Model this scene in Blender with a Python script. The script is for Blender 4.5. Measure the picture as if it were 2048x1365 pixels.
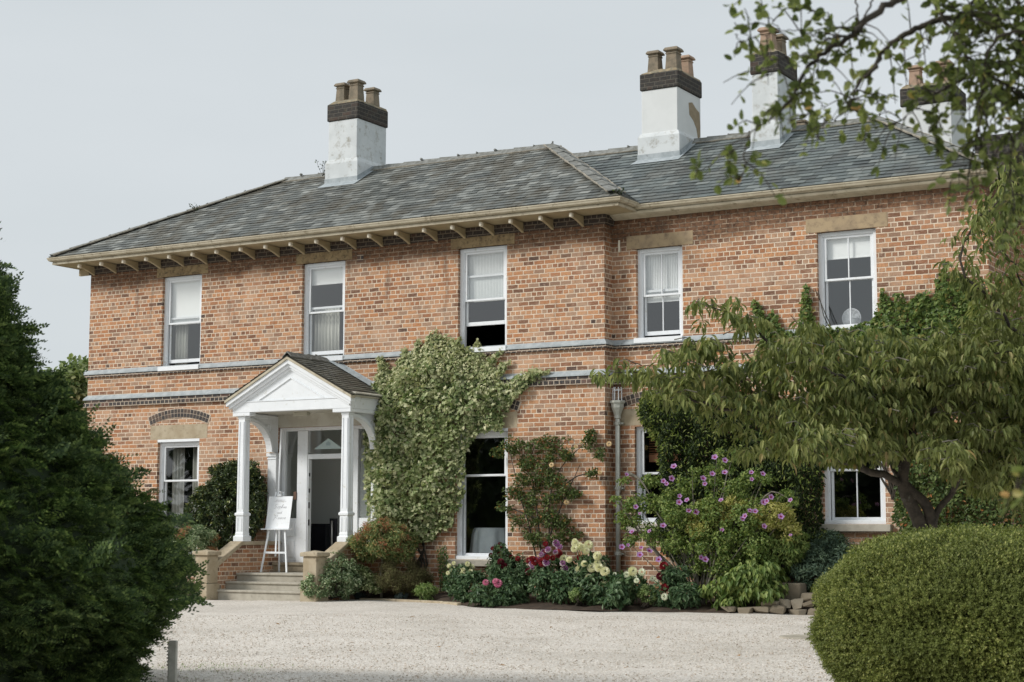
import bpy, math, random
import numpy as np
from math import radians, sin, cos, pi
random.seed(7); rng = np.random.default_rng(11)
for o in list(bpy.data.objects): bpy.data.objects.remove(o)
scene = bpy.context.scene
COL = scene.collection

# ------------------------------------------------------------------ camera
FPX = 3429.44                                   # focal length in pixels of a 2048 px wide frame
PITCH, YAW, ROLL = radians(6.383), radians(-30.437), radians(.1233)
CAM = np.array([14.5528, -28.1619, 1.31])
FW = np.array([sin(YAW)*cos(PITCH), cos(YAW)*cos(PITCH), sin(PITCH)])
_r = np.array([cos(YAW), -sin(YAW), 0.]); _u = np.cross(_r, FW)
RT = _r*cos(ROLL)+_u*sin(ROLL); UP = -_r*sin(ROLL)+_u*cos(ROLL)
cd = bpy.data.cameras.new('camera'); cam = bpy.data.objects.new('camera', cd); COL.objects.link(cam)
cd.sensor_width = 36; cd.lens = FPX/2048*36; cd.clip_end = 2000; cd.clip_start = .1
from mathutils import Matrix
cam.matrix_world = Matrix([[RT[0], UP[0], -FW[0], CAM[0]], [RT[1], UP[1], -FW[1], CAM[1]], [RT[2], UP[2], -FW[2], CAM[2]], [0, 0, 0, 1]])
cd.dof.use_dof = True; cd.dof.focus_distance = 33; cd.dof.aperture_fstop = 5.0
scene.camera = cam

# ------------------------------------------------------------------ light
SUN_EL, SUN_DIR = radians(34), np.array([-.74, -.67])          # towards the sun, in plan
world = bpy.data.worlds.new('World'); scene.world = world; world.use_nodes = True
wt = world.node_tree; wt.nodes.clear()
wo = wt.nodes.new('ShaderNodeOutputWorld'); bg = wt.nodes.new('ShaderNodeBackground')
sky = wt.nodes.new('ShaderNodeTexSky'); sky.sky_type = 'NISHITA'; sky.sun_disc = False
sky.sun_elevation = SUN_EL; sky.sun_rotation = math.atan2(SUN_DIR[0], SUN_DIR[1])
sky.air_density = 1.0; sky.dust_density = 3.0
tc = wt.nodes.new('ShaderNodeTexCoord'); mp = wt.nodes.new('ShaderNodeMapping'); mp.inputs['Scale'].default_value = (1, 1, 3.2)
nz = wt.nodes.new('ShaderNodeTexNoise'); nz.inputs['Scale'].default_value = 1.6; nz.inputs['Detail'].default_value = 5; nz.inputs['Roughness'].default_value = .5
cr = wt.nodes.new('ShaderNodeValToRGB')
cr.color_ramp.elements[0].position = .35; cr.color_ramp.elements[0].color = (6.0, 6.5, 6.75, 1)
cr.color_ramp.elements[1].position = .68; cr.color_ramp.elements[1].color = (6.9, 7.3, 7.55, 1)
mx = wt.nodes.new('ShaderNodeMix'); mx.data_type = 'RGBA'; mx.inputs[0].default_value = .93
wt.links.new(tc.outputs['Generated'], mp.inputs[0]); wt.links.new(mp.outputs[0], nz.inputs['Vector']); wt.links.new(nz.outputs['Fac'], cr.inputs[0])
wt.links.new(sky.outputs[0], mx.inputs[6]); wt.links.new(cr.outputs[0], mx.inputs[7]); wt.links.new(mx.outputs[2], bg.inputs[0])
bg.inputs[1].default_value = .1; wt.links.new(bg.outputs[0], wo.inputs[0])
sd = bpy.data.lights.new('sun', 'SUN'); sd.energy = 2.6; sd.angle = radians(15); sd.color = (1, .965, .91)
so = bpy.data.objects.new('sun', sd); COL.objects.link(so)
_h = SUN_DIR/np.linalg.norm(SUN_DIR)*cos(SUN_EL)
from mathutils import Vector
so.rotation_euler = Vector((_h[0], _h[1], sin(SUN_EL))).to_track_quat('Z', 'Y').to_euler(); so.location = (-20, -20, 30)
vs = scene.view_settings; vs.view_transform = 'Standard'; vs.look = 'None'; vs.exposure = 0.08; vs.gamma = 1
scene.cycles.max_bounces = 6; scene.cycles.diffuse_bounces = 3; scene.cycles.glossy_bounces = 3
scene.cycles.transmission_bounces = 4; scene.cycles.transparent_max_bounces = 12
scene.cycles.caustics_reflective = False; scene.cycles.caustics_refractive = False

# ------------------------------------------------------------------ where a picture point lies in the place
def _ray(px, py): return (px-1024)/FPX*RT-(py-682.5)/FPX*UP+FW
def at(px, py, Y):                              # on the upright plane y = Y
    d = _ray(px, py); return CAM+d*((Y-CAM[1])/d[1])
def atd(px, py, depth): return CAM+_ray(px, py)*depth

# ------------------------------------------------------------------ node helpers
def new_mat(name):
    m = bpy.data.materials.new(name); m.use_nodes = True; m.node_tree.nodes.clear(); return m, G(m.node_tree)
class G:
    def __init__(s, t): s.t = t
    def node(s, typ, ins=None, **at_):
        n = s.t.nodes.new('ShaderNode'+typ)
        for k, v in at_.items(): setattr(n, k, v)
        for k, v in (ins or {}).items():
            i = n.inputs[k]
            if hasattr(v, 'links') or isinstance(v, bpy.types.NodeSocket): s.t.links.new(v, i)
            else: i.default_value = v
        return n
    def m(s, op, a, b=0., c=None, clamp=False):
        ins = {0: a, 1: b}
        if c is not None: ins[2] = c
        return s.node('Math', ins, operation=op, use_clamp=clamp).outputs[0]
    def sm(s, v, lo, hi, a=0., b=1.):
        return s.node('MapRange', {0: v, 1: lo, 2: hi, 3: a, 4: b}, interpolation_type='SMOOTHSTEP').outputs[0]
    def mix(s, f, a, b, blend='MIX'):
        n = s.node('Mix', {0: f, 6: col(a), 7: col(b)}, data_type='RGBA', blend_type=blend); return n.outputs[2]
    def noise(s, vec, scale, detail=3, rough=.55, dim='3D'):
        return s.node('TexNoise', {'Vector': vec, 'Scale': scale, 'Detail': detail, 'Roughness': rough}).outputs['Fac']
    def ramp(s, f, stops, interp='LINEAR'):
        n = s.node('ValToRGB', {0: f}); r = n.color_ramp; r.interpolation = interp
        while len(r.elements) > 1: r.elements.remove(r.elements[-1])
        r.elements[0].position = stops[0][0]; r.elements[0].color = col(stops[0][1])
        for p, c in stops[1:]:
            e = r.elements.new(p); e.color = col(c)
        return n.outputs[0]
    def out(s, sh): s.t.links.new(sh, s.node('OutputMaterial').inputs[0])
    def pos(s): return s.node('NewGeometry').outputs['Position']
    def bsdf(s, color, rough=.7, bump=None, bs=.5, dist=.01, metal=0., spec=.5):
        ins = {'Base Color': col(color), 'Roughness': rough, 'Metallic': metal, 'Specular IOR Level': spec}
        if bump is not None: ins['Normal'] = s.node('Bump', {'Height': bump, 'Strength': bs, 'Distance': dist}).outputs[0]
        return s.node('BsdfPrincipled', ins).outputs[0]
def col(c):
    if isinstance(c, tuple) and len(c) == 3: return (*c, 1)
    return c

def mat_brick(name, dark=False, warm=1., dirt_shade=None):
    m, g = new_mat(name); p = g.pos()
    wob = g.m('MULTIPLY', g.m('SUBTRACT', g.noise(p, 9, 3), .5), .022)
    wob2 = g.m('MULTIPLY', g.m('SUBTRACT', g.noise(p, 31, 2), .5), .012)
    s = g.node('SeparateXYZ', {0: p})
    u = g.m('ADD', g.m('ADD', s.outputs[0], s.outputs[1]), g.m('ADD', wob, 50.))
    z = g.m('ADD', s.outputs[2], g.m('ADD', wob2, g.m('MULTIPLY', wob, .5)))
    H = .086
    cz = g.m('DIVIDE', g.m('ADD', z, 1.), H); row = g.m('FLOOR', cz); fz = g.m('FRACT', cz)
    # header courses at irregular intervals
    hr = g.m('COMPARE', g.m('MODULO', g.m('ADD', row, g.m('FLOOR', g.m('MULTIPLY', row, .24))), 4.), 1., .1)
    L = g.m('SUBTRACT', .232, g.m('MULTIPLY', hr, .116))
    off = g.m('ADD', g.m('MULTIPLY', g.m('MODULO', row, 2.), .116), g.m('MULTIPLY', hr, .058))
    uu = g.m('DIVIDE', g.m('ADD', u, off), L); cu = g.m('FLOOR', uu); fu = g.m('FRACT', uu)
    du = g.m('MULTIPLY', g.m('MINIMUM', fu, g.m('SUBTRACT', 1., fu)), L)
    dz = g.m('MULTIPLY', g.m('MINIMUM', fz, g.m('SUBTRACT', 1., fz)), H)
    jit = g.m('MULTIPLY', g.m('SUBTRACT', g.noise(p, 60, 2), .5), .006)
    d = g.m('ADD', g.m('MINIMUM', du, dz), jit)
    mask = g.sm(d, .0062, .0105)
    idv = g.node('CombineXYZ', {0: cu, 1: row, 2: g.m('MULTIPLY', hr, 7.)}).outputs[0]
    wn = g.node('TexWhiteNoise', {'Vector': idv}, noise_dimensions='3D')
    r1 = wn.outputs['Value']; r2 = g.node('SeparateColor', {0: wn.outputs['Color']})
    if dark: stops = [(0, (.035, .037, .04)), (.4, (.06, .06, .062)), (.75, (.045, .042, .042)), (.93, (.12, .085, .07)), (1, (.17, .1, .08))]
    else: stops = [(0, (.06, .045, .042)), (.008, (.09, .06, .05)), (.02, (.16, .085, .055)), (.13, (.25, .12, .07)), (.30, (.38, .17, .085)), (.5, (.54, .25, .115)), (.70, (.60, .325, .175)), (.86, (.47, .30, .20)), (1, (.30, .19, .13))]
    c = g.ramp(r1, stops)
    big = g.noise(p, .55, 4)
    pv = g.node('Vector' 'Math', {0: p, 1: (3.5, 3.5, 9.)}, operation='MULTIPLY').outputs[0]
    c = g.mix(g.sm(g.noise(pv, 3.2, 4, .7), .5, .72), c, (.46, .33, .255) if not dark else (.13, .12, .11))        # worn, limey faces
    c = g.mix(g.sm(g.noise(p, 30, 4, .75), .47, .75, 0, .75), c, (.17, .09, .06))
    if not dark: c = g.mix(g.sm(g.noise(p, 2.2, 5, .7), .50, .72, 0, .7), c, (.24, .145, .10)); c = g.mix(g.sm(g.noise(p, .9, 4, .6), .48, .66, 0, .5), c, (.60, .40, .28))
    if not dark: c = g.mix(g.sm(big, .35, .7, 0., .35), c, g.mix(.5, c, (.30, .19, .13)))
    mort = g.ramp(g.noise(p, 5, 3), [(.3, (.64, .52, .40)), (.7, (.80, .68, .54))])
    if dark: mort = g.mix(.4, mort, (.16, .15, .14))
    if dark == 3: c = g.mix(.5, c, (.05, .035, .025)); mort = g.mix(.7, mort, (.07, .055, .04))  # frieze brick: soot plus shade of the eaves, darkened in the colour
    if dark == 2: mort = g.mix(.93, mort, (.09, .085, .075)); c = g.mix(.6, c, (.045, .044, .04)); c = g.mix(g.sm(g.noise(p, 11, 4, .8), .55, .7, 0, .7), c, (.14, .125, .085))
    c = g.mix(mask, mort, c)
    if dirt_shade:
        z0, z1 = dirt_shade
        band = g.sm(g.m('ADD', s.outputs[2], g.m('MULTIPLY', g.m('SUBTRACT', g.noise(p, 1.3, 4), .5), .7)), z0, z1)  # band under the eaves: soot, and the soffit's shade painted in with it
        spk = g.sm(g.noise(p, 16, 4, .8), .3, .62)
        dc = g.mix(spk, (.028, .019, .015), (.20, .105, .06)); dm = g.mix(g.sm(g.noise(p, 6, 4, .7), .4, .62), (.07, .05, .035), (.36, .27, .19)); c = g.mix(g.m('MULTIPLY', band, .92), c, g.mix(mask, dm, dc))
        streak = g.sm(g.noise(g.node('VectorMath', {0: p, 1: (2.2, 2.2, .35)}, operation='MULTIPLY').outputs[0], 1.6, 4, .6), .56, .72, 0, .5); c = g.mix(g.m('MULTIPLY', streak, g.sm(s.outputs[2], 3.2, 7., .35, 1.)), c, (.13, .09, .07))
    h = g.m('ADD', g.m('MULTIPLY', mask, 1.), g.m('ADD', g.m('MULTIPLY', g.noise(p, 90, 3, .7), .5), g.m('MULTIPLY', r2.outputs[1], .35)))
    g.out(g.bsdf(c, .88, h, .75, .008, spec=.25)); return m

def mat_plain(name, c1, c2=None, rough=.6, nscale=6, bump=.2, bscale=60, stain=None, sscale=3, spec=.4, metal=0., lo=.35, hi=.65, stlo=.55):
    m, g = new_mat(name); p = g.pos()
    c = g.mix(g.sm(g.noise(p, nscale, 4, .6), lo, hi), c1, c2 or c1)
    if stain: c = g.mix(g.sm(g.noise(p, sscale, 5, .7), stlo, .75), c, stain)
    g.out(g.bsdf(c, rough, g.noise(p, bscale, 3, .6), bump, .004, spec=spec, metal=metal)); return m

def mat_slate(name, stops, lichen=(.22, .21, .17), lam=.5):
    m, g = new_mat(name); p = g.pos(); r = g.node('NewGeometry').outputs['Random Per Island']
    c = g.ramp(r, stops)
    pv = g.node('VectorMath', {0: p, 1: (1.1, .5, 1.)}, operation='MULTIPLY').outputs[0]
    c = g.mix(g.sm(g.noise(pv, 1.7, 5, .65), .42, .66, 0, lam), c, lichen)
    c = g.mix(g.sm(g.noise(p, 14, 5, .8), .56, .74, 0, .5), c, (.33, .33, .30))
    c = g.mix(g.sm(g.noise(p, 7, 4, .8), .60, .72, 0, .6), c, (.07, .068, .058))
    g.out(g.bsdf(c, g.m('ADD', .42, g.m('MULTIPLY', r, .25)), g.noise(p, 45, 4, .7), .5, .006, spec=.45)); return m

def mat_leaf(name, stops, trans=.3, rough=.5, tint=None, nscale=1.2, spec=.25, tint2=None, n2=6., lo2=.5, hi2=.62, a2=.75):
    m, g = new_mat(name); p = g.pos(); geo = g.node('NewGeometry')
    c = g.ramp(geo.outputs['Random Per Island'], stops)
    if tint: c = g.mix(g.sm(g.noise(p, nscale, 3), .42, .68, 0, .8), c, tint)
    if tint2: c = g.mix(g.sm(g.noise(p, n2, 3, .6), lo2, hi2, 0, a2), c, tint2)
    b = g.bsdf(c, rough, spec=spec)
    t = g.node('BsdfTranslucent', {0: g.mix(.5, c, g.mix(1., c, (1.3, 1.5, .5), 'MULTIPLY'))}).outputs[0]
    g.out(g.node('MixShader', {0: trans, 1: b, 2: t}).outputs[0]); return m

def mat_glass(name, tint=(.98, .99, .985), refl=1.):
    m, g = new_mat(name)
    lw = g.node('LayerWeight', {0: .5}).outputs['Facing']; fr = g.m('ADD', .05, g.m('MULTIPLY', .9, g.m('POWER', lw, 5.)))
    tr = g.node('BsdfTransparent', {0: col(tint)}).outputs[0]; gl = g.node('BsdfGlossy', {0: (.95, .97, 1, 1), 1: .02}).outputs[0]
    g.out(g.node('MixShader', {0: g.m('MULTIPLY', g.m('ADD', fr, .09), refl, clamp=True), 1: tr, 2: gl}).outputs[0]); return m

M = {}
M['brick'] = mat_brick('brick', dirt_shade=(6.60, 6.92))
M['brick_red'] = mat_brick('brick_red')
M['brick_dark'] = mat_brick('brick_dark', dark=True); M['brick_black'] = mat_brick('blackened_brick', dark=2); M['brick_soot_shade'] = mat_brick('soot_and_shade_brick', dark=3)
def mat_island(name, stops, rough=.8, bump=.4):
    m, g = new_mat(name); p = g.pos(); r = g.node('NewGeometry').outputs['Random Per Island']
    c = g.ramp(r, stops); c = g.mix(g.sm(g.noise(p, 30, 4, .7), .5, .75, 0, .5), c, (.22, .18, .14))
    g.out(g.bsdf(c, rough, g.noise(p, 70, 3), bump, .005, spec=.3)); return m
M['arch_brick'] = mat_island('arch_brick', [(0, (.045, .043, .045)), (.6, (.07, .062, .06)), (1, (.13, .09, .07))])
M['mortar'] = mat_plain('mortar', (.47, .38, .3), (.6, .5, .4), .9, 8, .5, 50)
M['white'] = mat_plain('white_paint', (.84, .87, .90), (.80, .83, .86), .45, 3, .08, 40, stain=(.62, .62, .57), sscale=9, stlo=.58)
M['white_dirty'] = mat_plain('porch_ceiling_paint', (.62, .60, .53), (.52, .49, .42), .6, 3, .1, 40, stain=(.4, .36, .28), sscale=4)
M['cream'] = mat_plain('cream_paint', (.52, .47, .36), (.43, .38, .28), .55, 4, .1, 40, stain=(.2, .16, .1), sscale=7, stlo=.54)
M['soffit'] = mat_plain('soffit_paint', (.42, .35, .22), (.36, .29, .18), .6, 3, .1, 40)
M['tip'] = mat_plain('bracket_paint', (.78, .72, .60), (.72, .66, .54), .55, 4, .1, 40)
M['stone'] = mat_plain('sandstone', (.47, .40, .29), (.38, .31, .21), .85, 3, .5, 45, stain=(.27, .22, .15), sscale=9, stlo=.5)
M['stone_brown'] = mat_plain('brown_stone', (.36, .26, .15), (.28, .19, .11), .85, 4, .4, 45)
M['lintel_dirty'] = mat_plain('weathered_lintel_stone', (.36, .27, .15), (.25, .18, .10), .9, 5, .5, 45, stain=(.06, .05, .035), sscale=12, stlo=.47)
M['lintel_ochre'] = mat_plain('ochre_lintel_stone', (.42, .32, .20), (.34, .26, .17), .9, 4, .5, 45, stain=(.22, .165, .11), sscale=8, stlo=.48)
M['step'] = mat_plain('step_stone', (.47, .44, .37), (.38, .35, .29), .85, 4, .4, 50, stain=(.26, .24, .19), sscale=7, stlo=.55)
M['lead'] = mat_plain('lead', (.42, .46, .48), (.32, .36, .38), .6, 7, .4, 25, stain=(.13, .13, .12), sscale=9, stlo=.6, spec=.5)
M['render'] = mat_plain('white_render', (.70, .73, .74), (.62, .65, .66), .85, 2.2, .4, 30, stain=(.33, .31, .26), sscale=5.1, stlo=.5)
M['render_new'] = mat_plain('fresh_white_render', (.74, .76, .76), (.70, .72, .72), .8, 2.2, .2, 30, stain=(.45, .46, .44), sscale=2.1, stlo=.66)
M['lichen_mortar'] = mat_plain('lichened_flaunching', (.34, .27, .17), (.22, .2, .15), .95, 12, .8, 30, stain=(.5, .47, .38), sscale=11, stlo=.58)
M['pot'] = mat_plain('weathered_pot_clay', (.27, .22, .16), (.18, .155, .115), .9, 8, .4, 40, stain=(.14, .12, .09), sscale=7, stlo=.6)
M['pot_pink'] = mat_plain('pink_pot_clay', (.44, .30, .22), (.34, .25, .18), .9, 8, .4, 40, stain=(.25, .2, .14), sscale=6, stlo=.62)
M['ridge'] = mat_plain('ridge_tile_clay', (.26, .265, .25), (.15, .15, .135), .85, 9, .6, 40, stain=(.34, .33, .27), sscale=9, stlo=.58)
M['ridge_mortar'] = mat_plain('ridge_mortar', (.33, .30, .25), (.2, .185, .15), .95, 12, .8, 30)
M['slate'] = mat_slate('slate', [(0, (.075, .08, .075)), (.3, (.12, .13, .122)), (.6, (.16, .17, .16)), (.85, (.23, .24, .225)), (1, (.31, .32, .30))], (.105, .095, .072), .9)
M['slate_blue'] = mat_slate('slate_blue', [(0, (.065, .076, .077)), (.35, (.11, .13, .13)), (.7, (.15, .175, .172)), (1, (.23, .25, .24))], (.09, .088, .078), .6)
M['slate_porch'] = mat_slate('slate_porch', [(0, (.09, .09, .08)), (.5, (.14, .14, .12)), (1, (.19, .19, .16))], (.12, .11, .085), .5)
M['glass'] = mat_glass('glass'); M['glass_dark'] = mat_glass('glass_dark', (.55, .6, .6), .55)
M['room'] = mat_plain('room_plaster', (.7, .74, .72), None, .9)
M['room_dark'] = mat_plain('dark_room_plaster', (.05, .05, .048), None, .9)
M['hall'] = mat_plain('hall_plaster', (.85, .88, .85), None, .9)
M['blind'] = mat_plain('blind_fabric', (.94, .96, .96), None, .8)
M['curtain'] = mat_plain('curtain_fabric', (.55, .55, .5), None, .9)
M['black'] = mat_plain('black', (.012, .013, .018), None, .5)
M['ink'] = mat_plain('grey_ink', (.30, .30, .31), None, .7)
M['steel'] = mat_plain('steel', (.5, .5, .48), None, .35, metal=.7)
M['cloth'] = mat_plain('table_linen', (.84, .90, .92), (.78, .85, .88), .9)
M['bark'] = mat_plain('bark', (.075, .062, .048), (.04, .034, .028), .9, 14, .8, 30, stain=(.2, .2, .17), sscale=8, stlo=.6)
M['bark_pale'] = mat_plain('pale_bark', (.2, .185, .15), (.1, .09, .07), .85, 14, .8, 30)
M['twig'] = mat_plain('twig', (.055, .045, .032), (.035, .03, .024), .9, 14, .3, 30)
M['stem'] = mat_plain('green_stem', (.08, .12, .04), (.06, .09, .03), .7)
M['wood_post'] = mat_plain('painted_post', (.55, .54, .48), (.42, .41, .36), .8, 9, .4, 30)

# ------------------------------------------------------------------ objects
def link(o): COL.objects.link(o); return o
def thing(name, label, cat, loc=(0, 0, 0), group=None):
    o = link(bpy.data.objects.new(name, None)); o.location = loc; o.empty_display_size = .2
    return tag(o, label, cat, group)
def tag(o, label=None, cat=None, group=None, kind=None):
    if label: o['label'] = label
    if cat: o['category'] = cat
    if group: o['group'] = group
    if kind: o['kind'] = kind
    return o
def wloc(p):
    v = np.zeros(3)
    while p is not None: v += np.array(p.location); p = p.parent
    return v
def raw_mesh(name, V, faces_flat, sizes, mats, parent=None, smooth=False, midx=None):
    """V world coordinates; the object gets its parent's frame (parents are never rotated at build time)."""
    V = np.asarray(V, np.float32)-wloc(parent).astype(np.float32)
    me = bpy.data.meshes.new(name); me.vertices.add(len(V)); me.vertices.foreach_set('co', V.ravel())
    ff = np.asarray(faces_flat, np.int32); sz = np.asarray(sizes, np.int32)
    me.loops.add(len(ff)); me.loops.foreach_set('vertex_index', ff)
    me.polygons.add(len(sz)); st = np.concatenate([[0], np.cumsum(sz)[:-1]]).astype(np.int32)
    me.polygons.foreach_set('loop_start', st); me.polygons.foreach_set('loop_total', sz)
    for mm in (mats if isinstance(mats, (list, tuple)) else [mats]): me.materials.append(mm)
    if midx is not None: me.polygons.foreach_set('material_index', np.asarray(midx, np.int32))
    me.polygons.foreach_set('use_smooth', np.full(len(sz), smooth))
    me.update(calc_edges=True); me.validate()
    o = link(bpy.data.objects.new(name, me))
    if parent: o.parent = parent
    return o

class MB:
    def __init__(s): s.v = []; s.f = []; s.mi = []; s.cur = 0
    def add(s, V, F):
        b = len(s.v); s.v += [tuple(map(float, q)) for q in V]
        for f in F: s.f.append([b+i for i in f]); s.mi.append(s.cur)
        return s
    def box(s, x0, x1, y0, y1, z0, z1):
        V = [(x, y, z) for z in (z0, z1) for y in (y0, y1) for x in (x0, x1)]
        return s.add(V, [(0, 2, 3, 1), (4, 5, 7, 6), (0, 1, 5, 4), (2, 6, 7, 3), (0, 4, 6, 2), (1, 3, 7, 5)])
    def obox(s, c, ax, ay, az):                 # centre and three half-axis vectors
        c, ax, ay, az = map(np.array, (c, ax, ay, az))
        V = [c+i*ax+j*ay+k*az for k in (-1, 1) for j in (-1, 1) for i in (-1, 1)]
        return s.add(V, [(0, 2, 3, 1), (4, 5, 7, 6), (0, 1, 5, 4), (2, 6, 7, 3), (0, 4, 6, 2), (1, 3, 7, 5)])
    def prism(s, poly, axis, a, b):             # polygon in the two other axes, extruded along axis from a to b
        n = len(poly); i = 'xyz'.index(axis)
        def mk(p, t): q = list(p); q.insert(i, t); return q
        V = [mk(p, a) for p in poly]+[mk(p, b) for p in poly]
        return s.add(V, [tuple(range(n)), tuple(range(2*n-1, n-1, -1))]+[(k, (k+1) % n, n+(k+1) % n, n+k)[::-1] for k in range(n)])
    def quad(s, *p): return s.add(p, [tuple(range(len(p)))])
    def tube(s, P, R, n=6, cap=True):
        P = np.array(P, float); k = len(P)
        R = np.full(k, R) if np.isscalar(R) else np.array(R, float)
        T = np.gradient(P, axis=0); T /= np.linalg.norm(T, axis=1)[:, None]+1e-9
        a = np.array([0, 0, 1.]) if abs(T[0][2]) < .9 else np.array([1., 0, 0]); V = []
        for i in range(k):
            b = np.cross(T[i], a); b /= np.linalg.norm(b)+1e-9; a = np.cross(b, T[i])
            for j in range(n): V.append(P[i]+R[i]*(cos(2*pi*j/n)*a+sin(2*pi*j/n)*b))
        F = [(i*n+j, i*n+(j+1) % n, (i+1)*n+(j+1) % n, (i+1)*n+j) for i in range(k-1) for j in range(n)]
        if cap: F += [tuple(range(n))[::-1], tuple(range((k-1)*n, k*n))]
        return s.add(V, F)
    def lathe(s, c, prof, n=16):                # profile of (radius, z) round an upright axis
        V = []; F = []
        for r, z in prof:
            for j in range(n): V.append((c[0]+r*cos(2*pi*j/n), c[1]+r*sin(2*pi*j/n), c[2]+z))
        k = len(prof)
        F = [(i*n+j, i*n+(j+1) % n, (i+1)*n+(j+1) % n, (i+1)*n+j) for i in range(k-1) for j in range(n)]
        F += [tuple(range(n))[::-1], tuple(range((k-1)*n, k*n))]
        return s.add(V, F)
    def sqlathe(s, c, prof):                    # square in plan: (half width, z)
        V = []; k = len(prof)
        for r, z in prof:
            for sx, sy in ((-1, -1), (1, -1), (1, 1), (-1, 1)): V.append((c[0]+sx*r, c[1]+sy*r, c[2]+z))
        F = [(i*4+j, i*4+(j+1) % 4, (i+1)*4+(j+1) % 4, (i+1)*4+j) for i in range(k-1) for j in range(4)]
        return s.add(V, F+[(3, 2, 1, 0), tuple(range((k-1)*4, k*4))])
    def sweep(s, path, prof, closed=False):     # profile (out, z) along a plan path, mitred; out is to the right of travel
        P = [np.array(p, float) for p in path]; n = len(P); Mv = []
        for i in range(n):
            ds = []
            if i > 0: d = P[i]-P[i-1]; ds.append(d/np.linalg.norm(d))
            if i < n-1: d = P[i+1]-P[i]; ds.append(d/np.linalg.norm(d))
            ns = [np.array([d[1], -d[0]]) for d in ds]
            m_ = sum(ns); m_ = m_/(m_@ns[0]); Mv.append(m_)
        V = [(*(P[i]+Mv[i]*d), z) for i in range(n) for d, z in prof]; k = len(prof)
        F = [(i*k+j, (i+1)*k+j, (i+1)*k+(j+1) % k, i*k+(j+1) % k) for i in range(n-1) for j in range(k)]
        F += [tuple(range(k)), tuple(range((n-1)*k, n*k))[::-1]]
        return s.add(V, F)
    def build(s, name, mat, parent=None, smooth=False, bevel=0., seg=1):
        o = raw_mesh(name, s.v, [i for f in s.f for i in f], [len(f) for f in s.f], mat, parent, smooth, s.mi)
        if bevel:
            b = o.modifiers.new('bevel', 'BEVEL'); b.width = bevel; b.segments = seg; b.limit_method = 'ANGLE'; b.angle_limit = radians(40)
        return o
def copy_tree(o, parent=None):
    c = o.copy(); COL.objects.link(c); c.parent = parent
    for ch in list(o.children): copy_tree(ch, c)
    return c

# ------------------------------------------------------------------ leaves: a small template stamped many times into one mesh
T = {}
def tmpl(name, V, F): T[name] = (np.array(V, float), F)
tmpl('ovate', [(0, 0, 0), (.3, -.42, .10), (.7, -.36, .08), (1, 0, -.06), (.7, .36, .08), (.3, .42, .10), (.5, 0, -.02)], [(0, 1, 2, 6), (6, 2, 3), (0, 6, 4, 5), (6, 3, 4)])
tmpl('round', [(0, 0, 0), (.2, -.45, .08), (.6, -.5, .1), (.9, -.22, .03), (1, 0, 0), (.9, .22, .03), (.6, .5, .1), (.2, .45, .08), (.5, 0, -.03)], [(0, 1, 2, 8), (8, 2, 3, 4), (0, 8, 6, 7), (8, 4, 5, 6)])
tmpl('ivy', [(0, 0, 0), (-.12, -.42, .04), (.3, -.38, .09), (.42, -.58, .03), (.62, -.24, .08), (1, 0, -.05), (.62, .24, .08), (.42, .58, .03), (.3, .38, .09), (-.12, .42, .04), (.45, 0, 0)],
     [(0, 1, 2, 10), (2, 3, 4, 10), (4, 5, 10), (10, 5, 6), (10, 6, 7, 8), (0, 10, 8, 9)])
tmpl('lance', [(0, 0, 0), (.45, -.5, .06), (1, 0, -.12), (.45, .5, .06)], [(0, 1, 2, 3)])
tmpl('cherry', [(0, 0, 0), (.25, -.36, .12), (.6, -.42, .1), (.88, -.14, -.04), (1, 0, -.14), (.88, .14, -.04), (.6, .42, .1), (.25, .36, .12), (.3, 0, .02), (.65, 0, -.02)],
     [(0, 1, 8), (1, 2, 9, 8), (2, 3, 4, 9), (0, 8, 7), (8, 9, 6, 7), (9, 4, 5, 6)])
tmpl('petal', [(0, 0, 0), (.5, -.4, .0), (1, -.25, .15), (1, .25, .15), (.5, .4, .0)], [(0, 1, 2, 3, 4)])
def unit(n): v = rng.normal(size=(n, 3)); return v/np.linalg.norm(v, axis=1)[:, None]
def nrm(v): return v/(np.linalg.norm(v, axis=-1)[..., None]+1e-9)
class LM:
    """many stamped copies of templates"""
    def __init__(s): s.V = []; s.F = []; s.S = []; s.n = 0
    def stamp(s, tm, P, X, Y, Z, sx, sy, sz=None):
        tv, tf = T[tm] if isinstance(tm, str) else tm
        n = len(P); k = len(tv)
        sx = np.broadcast_to(sx, n)[:, None, None]; sy = np.broadcast_to(sy, n)[:, None, None]; sz = sx if sz is None else np.broadcast_to(sz, n)[:, None, None]
        V = P[:, None]+tv[None, :, 0:1]*X[:, None]*sx+tv[None, :, 1:2]*Y[:, None]*sy+tv[None, :, 2:3]*Z[:, None]*sz
        ff = np.array([i for f in tf for i in f]); fs = np.array([len(f) for f in tf])
        s.F.append((ff[None]+(np.arange(n)*k)[:, None]).ravel()+s.n); s.S.append(np.tile(fs, n)); s.V.append(V.reshape(-1, 3)); s.n += n*k
        return s
    def leaves(s, tm, P, D, N, L, W):
        D = nrm(D); N = nrm(N-(N*D).sum(1)[:, None]*D); B = np.cross(N, D)
        return s.stamp(tm, P, D, B, N, L, W)
    def build(s, name, mat, parent=None, smooth=False):
        return raw_mesh(name, np.concatenate(s.V), np.concatenate(s.F), np.concatenate(s.S), mat, parent, smooth)
def sized(n, a, v=.25): return a*(1+rng.uniform(-v, v, n))
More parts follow.
